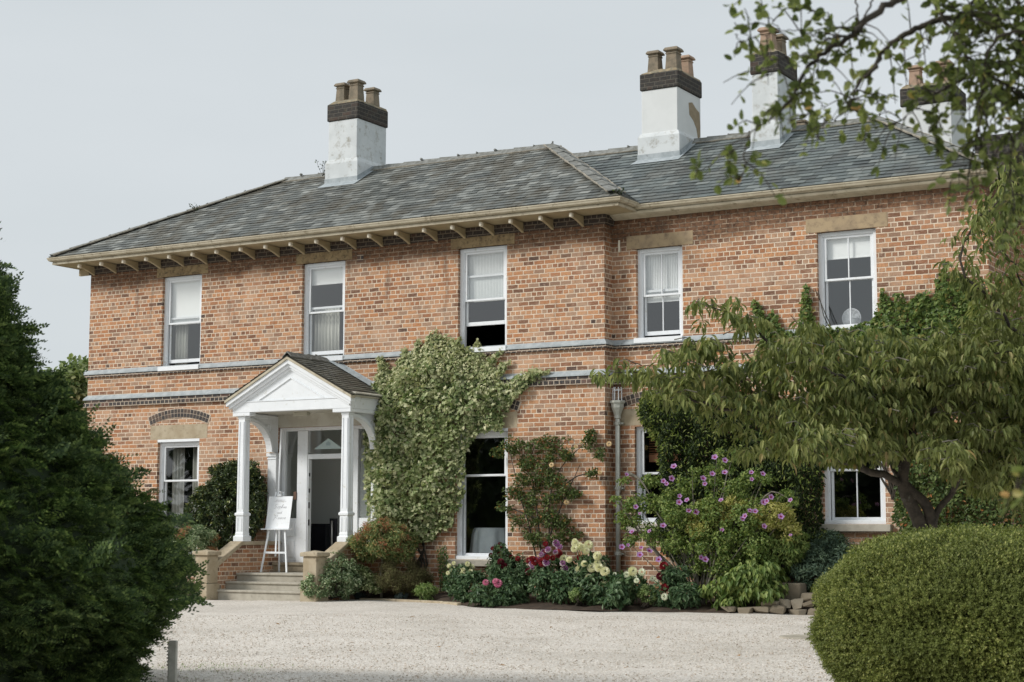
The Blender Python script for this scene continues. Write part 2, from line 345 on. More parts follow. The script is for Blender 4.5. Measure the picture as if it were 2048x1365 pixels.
def clumpy(lm, tm, C, R, nsub, subr, per, L, W, up=.5, droop=0., zmin=-9, front=None, shell=.8, wob=.6):
    """a crown: sub-clumps near the surface of an ellipsoid, leaves through each"""
    C = np.array(C, float); R = np.array(R, float)
    d = unit(nsub)
    if front is not None:
        keep = (d@np.array(front)) > -.35; d = d[keep]
    sc = C+d*R*rng.uniform(shell, 1., len(d))[:, None]**1.0
    sc = sc[sc[:, 2] > zmin]; n = len(sc)
    if n == 0: return lm
    dd = nrm(sc-C)
    i = np.repeat(np.arange(n), per); e = unit(len(i)); rr = rng.uniform(0, 1, len(i))**.45
    P = sc[i]+e*(subr*rr)[:, None]*np.array([1, 1, .8])
    o = nrm(e+dd[i]*.8)
    N = nrm(o+np.array([0, 0, up])+unit(len(i))*wob)
    D = nrm(np.cross(N, unit(len(i)))+o*.4+np.array([0, 0, -droop]))
    k = P[:, 2] > max(zmin, .01)
    return lm.leaves(tm, P[k], D[k], N[k], sized(k.sum(), L), sized(k.sum(), W))
def inpoly(p, poly):
    x, y = p[:, 0], p[:, 1]; ins = np.zeros(len(p), bool); n = len(poly)
    for i in range(n):
        x1, y1 = poly[i]; x2, y2 = poly[(i+1) % n]
        c = ((y1 > y) != (y2 > y)) & (x < (x2-x1)*(y-y1)/(y2-y1+1e-12)+x1); ins ^= c
    return ins
def smooth_path(P, n=24):
    P = np.array(P, float); t = np.linspace(0, len(P)-1, n); out = []
    for q in t:
        i = min(int(q), len(P)-2); f = q-i
        p0 = P[max(i-1, 0)]; p1 = P[i]; p2 = P[i+1]; p3 = P[min(i+2, len(P)-1)]
        out.append(.5*((2*p1)+(-p0+p2)*f+(2*p0-5*p1+4*p2-p3)*f*f+(-p0+3*p1-3*p2+p3)*f**3))
    return np.array(out)

# ------------------------------------------------------------------ ground
WY = .345                                       # the wing stands this far behind the front block
def mat_gravel():
    m, g = new_mat('gravel'); p = g.pos()
    def lay(sc):
        v = g.node('TexVoronoi', {'Vector': p, 'Scale': sc}, feature='F1'); return v.outputs['Distance'], g.node('SeparateColor', {0: v.outputs['Color']}).outputs[0]
    d1, r1 = lay(42.); d2, r2 = lay(95.)
    st = [(0, (.29, .25, .21)), (.1, (.47, .42, .36)), (.35, (.67, .615, .55)), (.6, (.77, .725, .665)), (.85, (.84, .815, .775)), (1, (.57, .47, .38))]
    c = g.mix(.45, g.ramp(r1, st), g.ramp(r2, st))
    c = g.mix(g.sm(d1, .55, .9, 0, .35), c, (.2, .18, .15))
    c = g.mix(g.sm(g.noise(p, .55, 5, .65), .42, .68, 0, .42), c, (.42, .385, .335))
    c = g.mix(g.sm(g.noise(p, 4.5, 5, .75), .55, .75, 0, .3), c, (.38, .33, .27))
    h = g.m('ADD', g.m('MULTIPLY', g.m('SUBTRACT', 1., d1), .7), g.m('MULTIPLY', g.noise(p, 2.5, 4), .6))
    g.out(g.bsdf(c, .9, h, .8, .012, spec=.2)); return m
M['gravel'] = mat_gravel()
M['grass'] = mat_plain('grass', (.05, .08, .025), (.035, .055, .02), .95, 3, .6, 30)
M['soil'] = mat_plain('soil', (.075, .052, .036), (.045, .032, .023), .95, 5, .9, 22, stain=(.2, .16, .12), sscale=28, stlo=.62)
g_ = MB(); g_.quad((-900, -900, -.08), (900, -900, -.08), (900, 900, -.08), (-900, 900, -.08)); tag(g_.build('ground', M['grass']), kind='structure')
edge = smooth_path([(-16, -.6), (-13.3, -.9), (-8.2, -1.2), (-4.75, -1.05), (-3.8, -1.15), (-2.48, -1.55), (-1.5, -2.1), (-.4, -2.3), (.95, -2.2), (2.3, -2.1), (3.2, -1.9), (4.2, -1.4), (12, -1.2)], 120)
g_ = MB(); ex = [tuple(q) for q in edge]
# gravel: a fine grid so that it can roll a little
nx, ny = 150, 90; xs = np.linspace(-34, 26, nx); ys = -np.linspace(0, 1, ny)**1.0*27-.3
X, Y = np.meshgrid(xs, ys); Z = .012*np.sin(X*.9+Y*.6)+.014*np.sin(X*.37-Y*1.1+1)+.006*rng.normal(size=X.shape)-.004+.016
V = np.stack([X, Y, Z], -1).reshape(-1, 3); F = [(i*nx+j, (i+1)*nx+j, (i+1)*nx+j+1, i*nx+j+1) for i in range(ny-1) for j in range(nx-1)]
tag(raw_mesh('gravel_drive', V, [k for f in F for k in f], [4]*len(F), M['gravel'], smooth=True), kind='structure')
# bed of soil, mounded towards the house
V = []; nb = 12
for (x, y) in edge:
    for k in range(nb):
        f = k/(nb-1); yy = y+(1.2-y)*f; V.append((x, yy, .03+.13*min(1, f*3)**.7+rng.normal()*.012*(k > 0)+(0.012*rng.normal() if k else -.02)))
F = [(i*nb+j, (i+1)*nb+j, (i+1)*nb+j+1, i*nb+j+1) for i in range(len(edge)-1) for j in range(nb-1)]
tag(raw_mesh('flower_bed', V, [k for f in F for k in f], [4]*len(F), M['soil'], smooth=True), kind='structure')
# loose stones on the drive near the camera
def pebble_tmpl():
    ph = [(0, 0, 1), (0, 0, -.4)]+[(cos(a), sin(a), rng.uniform(-.1, .3)) for a in np.linspace(0, 2*pi, 6)[:-1]]
    return (np.array(ph), [(0, 2+i, 2+(i+1) % 5) for i in range(5)]+[(1, 2+(i+1) % 5, 2+i) for i in range(5)])
lm = LM(); n = 26000
d_ = 12.5+rng.uniform(0, 1, n)**1.2*15; px_ = rng.uniform(330, 1720, n)
base = np.array([atd(a, 682, 1.)-CAM for a in px_]); base[:, 2] = 0; base = base/np.linalg.norm(base[:, :2], axis=1)[:, None]
P = CAM[None]+base*d_[:, None]; P[:, 2] = .012+.012*np.sin(P[:, 0]*.9+P[:, 1]*.6)+.014*np.sin(P[:, 0]*.37-P[:, 1]*1.1+1)+.004
a_ = rng.uniform(0, 2*pi, n); Xa = np.stack([np.cos(a_), np.sin(a_), rng.normal(size=n)*.2], 1); Ya = np.stack([-np.sin(a_), np.cos(a_), rng.normal(size=n)*.2], 1); Za = np.cross(Xa, Ya)
s_ = rng.uniform(.006, .013, n); lm.stamp(pebble_tmpl(), P, Xa, Ya, Za, s_, s_*rng.uniform(.6, 1, n), s_*.7)
M['pebble'] = mat_island('pebble', [(0, (.30, .25, .20)), (.15, (.50, .44, .36)), (.5, (.68, .62, .55)), (.85, (.82, .79, .74)), (1, (.48, .36, .27))], .85, .2)
tag(lm.build('loose_gravel', M['pebble']), 'loose beige and white gravel stones scattered over the drive', 'gravel', kind='stuff')

# ------------------------------------------------------------------ the house
house = thing('country_house', 'red brick country house with slate roofs, white sash windows and a pillared porch', 'house', (-6, 0, 0))
UPW = [(-10.86, -9.75), (-7.04, -5.95), (-3.22, -2.11)]        # upper windows of the front block
LOW = [(-10.89, -9.72), (-3.26, -2.08)]
UPG = [(.49, 1.44), (4.04, 5.12)]; LOG = [(.44, 1.46), (4.08, 5.19)]
UZ0, UZ1, LZ0, LZ1 = 4.80, 6.85, .80, 3.24
GZ0, GZ1 = 4.83, 6.59; HZ0, HZ1 = 1.47, 3.27
DOOR = (-7.62, -5.0, .52, 3.46)
def wall(mb, x0, x1, z0, z1, y, ops, t=.3, xplane=None):
    xs = sorted({x0, x1, *[o[0] for o in ops], *[o[1] for o in ops]}); zs = sorted({z0, z1, *[o[2] for o in ops], *[o[3] for o in ops]})
    for a, b in zip(xs, xs[1:]):
        for c, d in zip(zs, zs[1:]):
            if any(o[0] <= a and b <= o[1] and o[2] <= c and d <= o[3] for o in ops): continue
            mb.quad((a, y, c), (b, y, c), (b, y, d), (a, y, d))
            mb.quad((a, y+t, c), (a, y+t, d), (b, y+t, d), (b, y+t, c))
    for (a, b, c, d) in ops:
        mb.quad((a, y, c), (a, y, d), (a, y+t, d), (a, y+t, c)); mb.quad((b, y, c), (b, y+t, c), (b, y+t, d), (b, y, d))
        mb.quad((a, y, c), (a, y+t, c), (b, y+t, c), (b, y, c)); mb.quad((a, y, d), (b, y, d), (b, y+t, d), (a, y+t, d))
TOPZ = 7.24
opsF = [(a, b, UZ0, UZ1) for a, b in UPW]+[(a, b, LZ0, LZ1) for a, b in LOW]+[DOOR]
mb = MB(); wall(mb, -13, 0, 0, TOPZ, 0, opsF)
mb.quad((0, 0, 0), (0, WY, 0), (0, WY, TOPZ), (0, 0, TOPZ))
mb.quad((-13, 5, 0), (-13, 0, 0), (-13, 0, TOPZ), (-13, 5, TOPZ)); mb.quad((0, 5, 0), (-13, 5, 0), (-13, 5, TOPZ), (0, 5, TOPZ))
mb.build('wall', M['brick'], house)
mb = MB(); opsG = [(a, b, GZ0, GZ1) for a, b in UPG]+[(a, b, HZ0, HZ1) for a, b in LOG]
wall(mb, 0, 7.05, 0, TOPZ, WY, opsG)
mb.quad((7.05, WY, 0), (7.05, 6, 0), (7.05, 6, TOPZ), (7.05, WY, TOPZ)); mb.quad((7.05, 6, 0), (0, 6, 0), (0, 6, TOPZ), (7.05, 6, TOPZ))
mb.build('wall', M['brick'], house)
mb = MB(); mb.box(7.06, 13, 2.2, 7, 0, 6.9); mb.build('wall', M['brick_red'], house)
# projecting brick frieze under the eaves
mb = MB(); mb.sweep([(-13, 4.9), (-13, 0), (0, 0), (0, WY-.01)], [(-.02, 7.06), (.035, 7.06), (.035, 7.12), (.05, 7.12), (.05, TOPZ-.003), (-.02, TOPZ-.003)]); mb.build('frieze', M['brick_soot_shade'], house)
# string courses: sloping lead over dark brick
pathS = [(-13, 4.9), (-13, 0), (0, 0), (0, WY), (7.05, WY), (7.05, 2.1)]
for zt, nd in ((4.90, 1), (4.33, 2)):
    mb = MB(); mb.sweep(pathS, [(-.02, zt), (.0, zt), (.068, zt-.075), (.07, zt-.105), (.055, zt-.107), (-.02, zt-.107)]); mb.build('lead_flashing', M['lead'], house)
    mb = MB(); mb.sweep(pathS, [(-.02, zt-.108), (.052, zt-.108), (.052, zt-.108-.06*nd), (-.02, zt-.108-.06*nd)] if nd == 1 else [(-.02, zt-.108), (.045, zt-.108), (.045, zt-.18), (.062, zt-.18), (.062, zt-.265), (-.02, zt-.265)])
    mb.build('string_course', M['brick_dark'], house)
# lintels and arches
for a, b in UPW: mb = MB(); mb.box(a-.18, b+.17, -.004, .08, UZ1, UZ1+.235); mb.build('lintel', M['lintel_dirty'], house, bevel=.006)
for a, b in UPG: mb = MB(); mb.box(a-.2, b+.22, WY-.006, WY+.08, GZ1, GZ1+.26); mb.build('lintel', M['lintel_ochre'], house, bevel=.008)
def arch(cx, zs, half, rise, y):
    R = (half*half+rise*rise)/(2*rise); zc = zs+rise-R; amax = math.asin(half/R); out = MB(); back = MB()
    for row in range(2):
        r0 = R+.012+row*.092; n = int(2*amax*(r0+.04)/.088)
        for i in range(n):
            a = -amax+(i+.5)*2*amax/n; rad = np.array([sin(a), 0, cos(a)]); tan = np.array([cos(a), 0, -sin(a)])
            c = np.array([cx, y-.0, zc])+rad*(r0+.04)
            out.obox(c, tan*.036, (0, .012, 0), rad*.04)
    k = 16; A = np.linspace(-amax-.01, amax+.01, k)
    poly = [(cx+(R+.2)*sin(a), zc+(R+.2)*cos(a)) for a in A]+[(cx+R*sin(a), zc+R*cos(a)) for a in A[::-1]]
    for i in range(k-1):
        q = [poly[i], poly[i+1], poly[2*k-2-i], poly[2*k-1-i]]; back.prism(q, 'y', y-.006, y+.05)
    o = back.build('arch', M['mortar'], house); w = out.build('voussoir', M['arch_brick'], o)
for (a, b), y, zt in [(w, 0, LZ1+.06) for w in LOW]+[(w, WY, HZ1+.02) for w in LOG]:
    c = (a+b)/2+.0; h = .80
    mb = MB(); mb.box(c-h, c+h, y-.005, y+.08, zt, zt+.31); mb.build('lintel', M['stone'], house, bevel=.006)
    if zt > LZ1+.05 and y == 0:
        mb = MB(); mb.box(a, b, y-.002, y+.08, LZ1, zt-.002); mb.build('window_head', M['white'], house)
    arch(c, zt+.31, h, .15, y)

# ---- windows
def window(x0, x1, z0, z1, y, meet, raise_=0., bars=False, top_bars=0, sill='white', name='window'):
    fy = y+.075; w = .075
    f = MB(); f.box(x0-.02, x0+w, fy, fy+.13, z0, z1); f.box(x1-w, x1+.02, fy, fy+.13, z0, z1); f.box(x0+w, x1-w, fy, fy+.13, z1-.07, z1+.02); f.box(x0+w, x1-w, fy, fy+.13, z0, z0+.045)
    f.box(x0+w, x0+w+.018, fy-.0+.012, fy+.055, z0+.045, z1-.07); f.box(x1-w-.018, x1-w, fy+.012, fy+.055, z0+.045, z1-.07)
    if sill == 'white': f.box(x0-.02, x1+.02, y-.082, fy-.003, z0-.02, z0+.075)
    else: f.box(x0+.0, x1-.0, y+.02, fy-.003, z0-.0, z0+.07)
    win = f.build(name, M['white'], house, bevel=.005)
    zm = z0+(z1-z0)*meet; a, b = x0+w+.02, x1-w-.02
    for (lo, hi, sy, nm, br) in ((zm-.02, z1-.07, fy+.03, 'sash', .04), (z0+.045+raise_, zm+.02+raise_, fy+.075, 'sash', .075)):
        s = MB(); s.box(a, a+.045, sy, sy+.035, lo, hi); s.box(b-.045, b, sy, sy+.035, lo, hi); s.box(a+.045, b-.045, sy, sy+.035, hi-.045, hi); s.box(a+.045, b-.045, sy, sy+.035, lo, lo+br)
        if bars: c = (a+b)/2; s.box(c-.011, c+.011, sy+.004, sy+.031, lo+br, hi-.045)
        s.build(nm, M['white'], win, bevel=.004)
        p = MB(); p.quad((a+.04, sy+.018, lo+.03), (b-.04, sy+.018, lo+.03), (b-.04, sy+.018, hi-.04), (a+.04, sy+.018, hi-.04)); p.build('pane', M['glass'], win)
    return win, a, b, zm, fy
def blind(win, a, b, z0, z1, y, ribs=False):
    m_ = MB()
    if ribs:
        n = int((b-a)/.034)
        for i in range(n):
            x = a+(b-a)*(i+.5)/n; m_.box(x-.012, x+.012, y, y+.006, z0, z1)
        m_.box(a, b, y+.012, y+.016, z0, z1)
    else: m_.box(a, b, y, y+.006, z0, z1)
    m_.box(a, b, y-.008, y+.014, z0-.02, z0); m_.build('blind', M['blind'], win)
w, a, b, zm, fy = window(*UPW[0], UZ0, UZ1, 0, .50, .12); blind(w, a, b, zm+.1, UZ1-.08, fy+.12); blind(w, a, b, zm-.0, zm+.09, fy+.12, True); W1 = w
w, a, b, zm, fy = window(*UPW[1], UZ0, UZ1, 0, .50, .10); blind(w, a, b, UZ1-.42, UZ1-.08, fy+.12); W2 = w
w, a, b, zm, fy = window(*UPW[2], UZ0, UZ1, 0, .50, .48); blind(w, a, b, zm-.0, UZ1-.08, fy+.135, True)
w, a, b, zm, fy = window(*UPG[0], GZ0, GZ1, WY, .50, .09, True); blind(w, a, b, zm-.1, GZ1-.08, fy+.135, True)
w, a, b, zm, fy = window(*UPG[1], GZ0, GZ1, WY, .52, .0, True); blind(w, a, b, GZ1-.45, GZ1-.08, fy+.12)
w6 = window(*LOW[0], LZ0, LZ1, 0, .66, 0., sill='stone')
w7 = window(*LOW[1], LZ0, LZ1, 0, .66, 0., sill='stone')
w8 = window(*LOG[0], HZ0, HZ1, WY, .52, 0., True, sill='stone')
w9 = window(*LOG[1], HZ0, HZ1, WY, .52, 0., True, sill='stone')
# wooden slatted blind behind the small wing window
m_ = MB()
for k in range(9): m_.obox((.96, WY+.29, 2.78+k*.045), (.36, 0, 0), (0, .018, .010), (0, -.001, .002))
m_.box(.60, 1.32, WY+.27, WY+.31, 2.62, 2.76); m_.build('blind', mat_plain('cane_blind', (.36, .16, .08), None, .6), w8[0])
# folded curtains
def curtain(win, x0, x1, y, z0, z1, mat='curtain', n=40, amp=.03, wl=.09):
    V = []; F = []
    for i in range(n):
        x = x0+(x1-x0)*i/(n-1); yy = y+amp*sin(x*2*pi/wl)+.3*amp*sin(x*71)
        V += [(x, yy, z0), (x, yy, z1)]
    F = [(2*i, 2*i+2, 2*i+3, 2*i+1) for i in range(n-1)]
    o = MB().add(V, F).build('curtain', M[mat], win, smooth=True); sl = o.modifiers.new('thickness', 'SOLIDIFY'); sl.thickness = .004
curtain(w6[0], -10.80, -10.50, .40, LZ0, LZ1+.05); curtain(w6[0], -10.2, -9.98, .40, LZ0, LZ1+.05)
curtain(W2, -6.95, -6.30, .33, UZ0+.02, 5.95, amp=.02); curtain(W1, -10.75, -10.42, .34, UZ0+.02, 5.95, amp=.02)
# window sills of stone
for (a, b), y, z in ((LOW[0], 0, LZ0), (LOW[1], 0, LZ0), (LOG[0], WY, HZ0), (LOG[1], WY, HZ0)):
    mb = MB(); mb.box(a-.12, b+.12, y-.13, y+.07, z-.13, z-.002); mb.build('window_sill', M['step'], house, bevel=.012)

# ---- rooms behind the glass
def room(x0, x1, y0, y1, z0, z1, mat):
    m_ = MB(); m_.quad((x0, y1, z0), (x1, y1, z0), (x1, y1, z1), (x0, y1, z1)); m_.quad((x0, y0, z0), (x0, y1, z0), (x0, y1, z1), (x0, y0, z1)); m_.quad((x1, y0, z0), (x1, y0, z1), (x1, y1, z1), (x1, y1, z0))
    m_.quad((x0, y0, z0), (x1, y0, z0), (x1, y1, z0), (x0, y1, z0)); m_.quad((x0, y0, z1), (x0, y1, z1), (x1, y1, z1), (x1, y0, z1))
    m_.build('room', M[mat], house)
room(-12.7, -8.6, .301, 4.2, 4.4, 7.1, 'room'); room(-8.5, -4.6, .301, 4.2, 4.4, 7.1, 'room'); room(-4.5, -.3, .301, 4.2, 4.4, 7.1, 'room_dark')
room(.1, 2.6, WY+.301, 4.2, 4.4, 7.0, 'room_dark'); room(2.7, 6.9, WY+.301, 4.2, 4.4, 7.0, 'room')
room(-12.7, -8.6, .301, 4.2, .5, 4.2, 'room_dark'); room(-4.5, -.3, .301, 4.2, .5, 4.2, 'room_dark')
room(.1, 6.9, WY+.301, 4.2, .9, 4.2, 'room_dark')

# ---- roofs: every slate its own small plate
def slates(mb, O, U, Vv, poly, gauge=.17, width=.27, lift=.012, jit=1.):
    """O origin, U along the eaves, Vv up the slope (unit), poly in (u, v)"""
    O, U, Vv = map(lambda q: np.array(q, float), (O, U, Vv)); Nn = np.cross(U, Vv)
    if Nn[2] < 0: Nn = -Nn
    vmax = max(p[1] for p in poly)
    def span(v):
        xs_ = []; n = len(poly)
        for i in range(n):
            (u1, v1), (u2, v2) = poly[i], poly[(i+1) % n]
            if (v1 <= v < v2) or (v2 <= v < v1): xs_.append(u1+(u2-u1)*(v-v1)/(v2-v1))
        return (min(xs_), max(xs_)) if xs_ else None
    k = 0; v = 0.001
    while v < vmax:
        v2 = min(v+gauge+.02, vmax-.001); s0 = span(v); s1 = span(v2)
        if s0 and s1:
            u = s0[0]-width*(.5 if k % 2 else 0)-random.random()*.03*jit
            while u < s0[1]:
                w_ = width*(1+random.uniform(-.08, .08)*jit); a, b = u+.0035, u+w_-.0035; u += w_
                al, bl = max(a, s0[0]), min(b, s0[1]); ah, bh = max(a, s1[0]), min(b, s1[1])
                if bl-al < .02: continue
                if bh-ah < .005: ah = bh = min(max((al+bl)/2, s1[0]), s1[1])
                e = .0165+random.uniform(0, .007)*jit; sk = random.uniform(-.008, .008)*jit; th = .004
                P = [O+U*al+Vv*(v+sk)+Nn*(e), O+U*bl+Vv*(v-sk)+Nn*(e+random.uniform(-.003, .003)*jit), O+U*bh+Vv*v2+Nn*th, O+U*ah+Vv*v2+Nn*th]
                Q = [P[0]-Nn*.012, P[1]-Nn*.012]
                if np.linalg.norm(P[2]-P[3]) > .004: mb.add(P+Q, [(0, 1, 2, 3), (4, 5, 1, 0)])
                else: mb.add(P[:3]+Q, [(0, 1, 2), (3, 4, 1, 0)])
        v += gauge; k += 1
def roofplane(mb, core, P0, P1, P2, P3, **kw):
    """P0-P1 the eaves, P2-P3 the top (any convex four or three points)"""
    P = [np.array(p, float) for p in (P0, P1, P2, P3)]; U = P[1]-P[0]; U /= np.linalg.norm(U)
    N = np.cross(U, P[2]-P[0]); N /= np.linalg.norm(N); Vv = np.cross(N, U)
    poly = [((p-P[0])@U, (p-P[0])@Vv) for p in P]
    slates(mb, P[0], U, Vv, poly, **kw)
    core.quad(*[p for p in P])
def ridge_tiles(mb, mo, A, B, nleft, nright, L=.44, w=.17):
    """angular tiles laid over a ridge or hip; nleft / nright run down the two roof slopes"""
    A, B = np.array(A, float), np.array(B, float); D = B-A; Ln = np.linalg.norm(D); D /= Ln; n = max(1, int(Ln/L))
    nl, nr = nrm(np.array(nleft, float)), nrm(np.array(nright, float)); up = nrm(-(nl+nr))
    for i in range(n):
        a = A+D*(Ln*i/n+.006)+up*random.uniform(0, .008); b = A+D*(Ln*(i+1)/n+.03)+up*random.uniform(0, .01)
        for s_, q, ww in ((.055, a, w), (.048, b, w*.97)): pass
        V = []
        for q, ww, hh in ((a, w*1.04, .055), (b, w, .042)):
            V += [q+nl*ww+up*(hh-.02), q+nl*.03+up*hh*1.15, q+up*hh*1.4, q+nr*.03+up*hh*1.15, q+nr*ww+up*(hh-.02)]
        V += [v-up*.018 for v in V]
        F = [(j, j+1, 6+j, 5+j) for j in range(4)]+[(10, 11, 1, 0), (11, 12, 2, 1), (12, 13, 3, 2), (13, 14, 4, 3), (0, 5, 15, 10), (4, 14, 19, 9), (5, 6, 16, 15), (6, 7, 17, 16), (7, 8, 18, 17), (8, 9, 19, 18)]
        mb.add(V, F)
        if random.random() < .75:                                   # a lump of mortar or moss at the joint
            r = random.uniform(.022, .046); c = b+up*(.055)+nr*random.uniform(-.05, .05)
            mb.tube([c-nr*.03, c+nl*.0+up*.01, c+nl*.03], [r*.5, r, r*.5], 5)
    for nn in (nl, nr):
        m = 40; pts = [A+D*Ln*k/m+nn*(w*1.02+random.uniform(-.012, .012))+up*.026 for k in range(m+1)]
        mo.tube(pts, [random.uniform(.010, .026) for _ in pts], 5)
SL = .6
EZ = 7.42; oL, oR, oF = -13.66, .65, -.66; RY = 2.49; RZ = EZ+SL*(RY-oF); RL, RR = -9.5, -2.49
mb, core = MB(), MB()
roofplane(mb, core, (oL, oF, EZ), (oR, oF, EZ), (RR, RY, RZ), (RL, RY, RZ), gauge=.155, width=.24)
e1 = (RL, RY, RZ); back = RY*2-oF
roofplane(mb, core, (oL, back, EZ), (oL, oF, EZ), e1, e1, gauge=.155, width=.24)
roofplane(mb, core, (oR, oF, EZ), (oR, .21, EZ), (-2.25, 3.11, EZ+SL*2.9), (RR, RY, RZ), gauge=.155, width=.24)
core.quad((oL, back, EZ), (RL, RY, RZ), (RR, RY, RZ), (oR, back, EZ))
cr_ = core.build('roof_deck', M['ridge'], house); roof = mb.build('roof', M['slate'], house)
rt, mo = MB(), MB(); dn = lambda x, y: (x, y, -SL*math.hypot(x, y))
ridge_tiles(rt, mo, (RL, RY, RZ), (RR, RY, RZ), dn(0, -1), dn(0, 1))
ridge_tiles(rt, mo, (oL+.05, oF+.05, EZ+.03), (RL, RY, RZ), dn(-.6, 1)if 0 else (-.45, .9, -.30), dn(.8, -1) if 0 else (.72, -.42, -.05))
ridge_tiles(rt, mo, (oR-.12, oF+.12, EZ+.08), (RR, RY, RZ), (-.75, -.75, -.05) if 0 else (-.66, -.66, -.0), (.70, .70, -.02))
rt.build('ridge_tile', M['ridge'], roof); mo.build('ridge_mortar', M['ridge_mortar'], roof)
# wing roof
WE = .10; WZ = 7.39; WRY = 3.1; WRZ = WZ+SL*(WRY-WE); WRX = 4.32; WRc = 7.28
mb, core = MB(), MB()
roofplane(mb, core, (-2.6, WE, WZ), (WRc, WE, WZ), (WRX, WRY, WRZ), (-2.6, WRY, WRZ), gauge=.175, width=.29)
roofplane(mb, core, (WRc, WE, WZ), (WRc, 6.1, WZ), (WRX, WRY, WRZ), (WRX, WRY, WRZ), gauge=.175, width=.29)
core.quad((-2.6, WRY, WRZ), (WRX, WRY, WRZ), (WRc, 6.1, WZ), (-2.6, 6.1, WZ))
core.build('roof_deck', M['ridge'], house); roof2 = mb.build('roof', M['slate_blue'], house)
rt, mo = MB(), MB(); ridge_tiles(rt, mo, (-2.4, WRY, WRZ), (WRX, WRY, WRZ), dn(0, -1), dn(0, 1)); ridge_tiles(rt, mo, (WRc-.1, WE+.1, WZ+.06), (WRX, WRY, WRZ), (-.66, -.66, 0), (.7, .7, -.02))
rt.build('ridge_tile', M['ridge'], roof2); mo.build('ridge_mortar', M['ridge_mortar'], roof2)
# low roof of the part behind
mb, core = MB(), MB(); roofplane(mb, core, (7.0, 1.9, 6.95), (13.3, 1.9, 6.95), (13.3, 4.6, 8.5), (7.0, 4.6, 8.5), gauge=.175, width=.29)
core.build('roof_deck', M['ridge'], house); mb.build('roof', M['slate_blue'], house)

# ---- eaves
pe = [(-13, 5.2), (-13, 0), (0, 0), (0, WY-.13)]
mb = MB(); mb.sweep(pe, [(-.02, TOPZ), (.60, TOPZ+.035), (.60, TOPZ+.055), (-.02, TOPZ+.02)]); mb.build('soffit', M['soffit'], house)
mb = MB(); mb.sweep(pe, [(.572, TOPZ+.018), (.602, TOPZ+.018), (.602, TOPZ+.066), (.590, TOPZ+.07), (.590, EZ-.02), (.572, EZ-.02)]); mb.build('fascia', M['cream'], house)
def gutter(path, o, z, name='gutter'):
    m_ = MB(); pr_ = [(o, z), (o+.045, z-.002), (o+.078, z+.018), (o+.088, z+.05), (o+.10, z+.062), (o+.10, z+.082), (o+.088, z+.082), (o+.07, z+.055), (o+.062, z+.028), (o+.04, z+.012), (o, z+.012)]
    m_.sweep(path, pr_)
    return m_.build(name, M['cream'], house)
gt = gutter([(-13, 5.2), (-13, 0), (0, 0), (0, WY-.16)], .592, EZ-.093)
def collar(x, y, o, z, par):                                        # a joint in the gutter, the same profile a touch larger
    m_ = MB(); m_.sweep([(x-.02, y), (x+.02, y)], [(o, z-.004), (o+.045, z-.006), (o+.082, z+.015), (o+.092, z+.05), (o+.104, z+.061), (o+.104, z+.08), (o, z+.08)]); m_.build('gutter_collar', M['cream'], par)
for x in np.arange(-12.6, .4, 1.83): collar(x, 0, .592, EZ-.093, gt)
g2 = gutter([(.06, WY-.02), (7.3, WY-.02)], .17, 7.300)
m_ = MB(); m_.box(.06, 7.25, WY-.176, WY-.0, 7.22, 7.36); m_.build('fascia', M['cream'], house)
m_ = MB(); m_.sweep([(.03, WY), (7.2, WY)], [(.0, 7.165), (.03, 7.165), (.07, 7.185), (.13, 7.20), (.185, 7.225), (.20, 7.25), (.20, 7.275), (0, 7.275)]); m_.build('cornice', M['cream'], house)
for x in np.arange(1., 7.2, 1.83): collar(x, WY-.02, .17, 7.300, g2)
# curved brackets
def bracket(x):
    m_ = MB(); S_ = TOPZ-.004
    pr_ = [(-.03, S_), (-.44, S_), (-.44, S_-.085), (-.40, S_-.09)]
    for t in np.linspace(0, 1, 8): pr_.append((-.38+.34*t, S_-.092-.10*t**1.3))
    pr_.append((-.02, S_-.2)); m_.prism(pr_, 'x', x-.029, x+.029)
    o = m_.build('bracket', M['soffit'], house, bevel=.006)
    t = MB(); t.box(x-.032, x+.032, -.53, -.441, S_-.088, S_-.002); t.build('bracket_end', M['tip'], o, bevel=.02, seg=2); return o
x = -12.88
while x < -.2: bracket(x); x += .655
b = MB(); b.box(-13.5, -13.05, .12, .19, TOPZ-.15, TOPZ-.005); b.build('bracket', M['soffit'], house, bevel=.01)

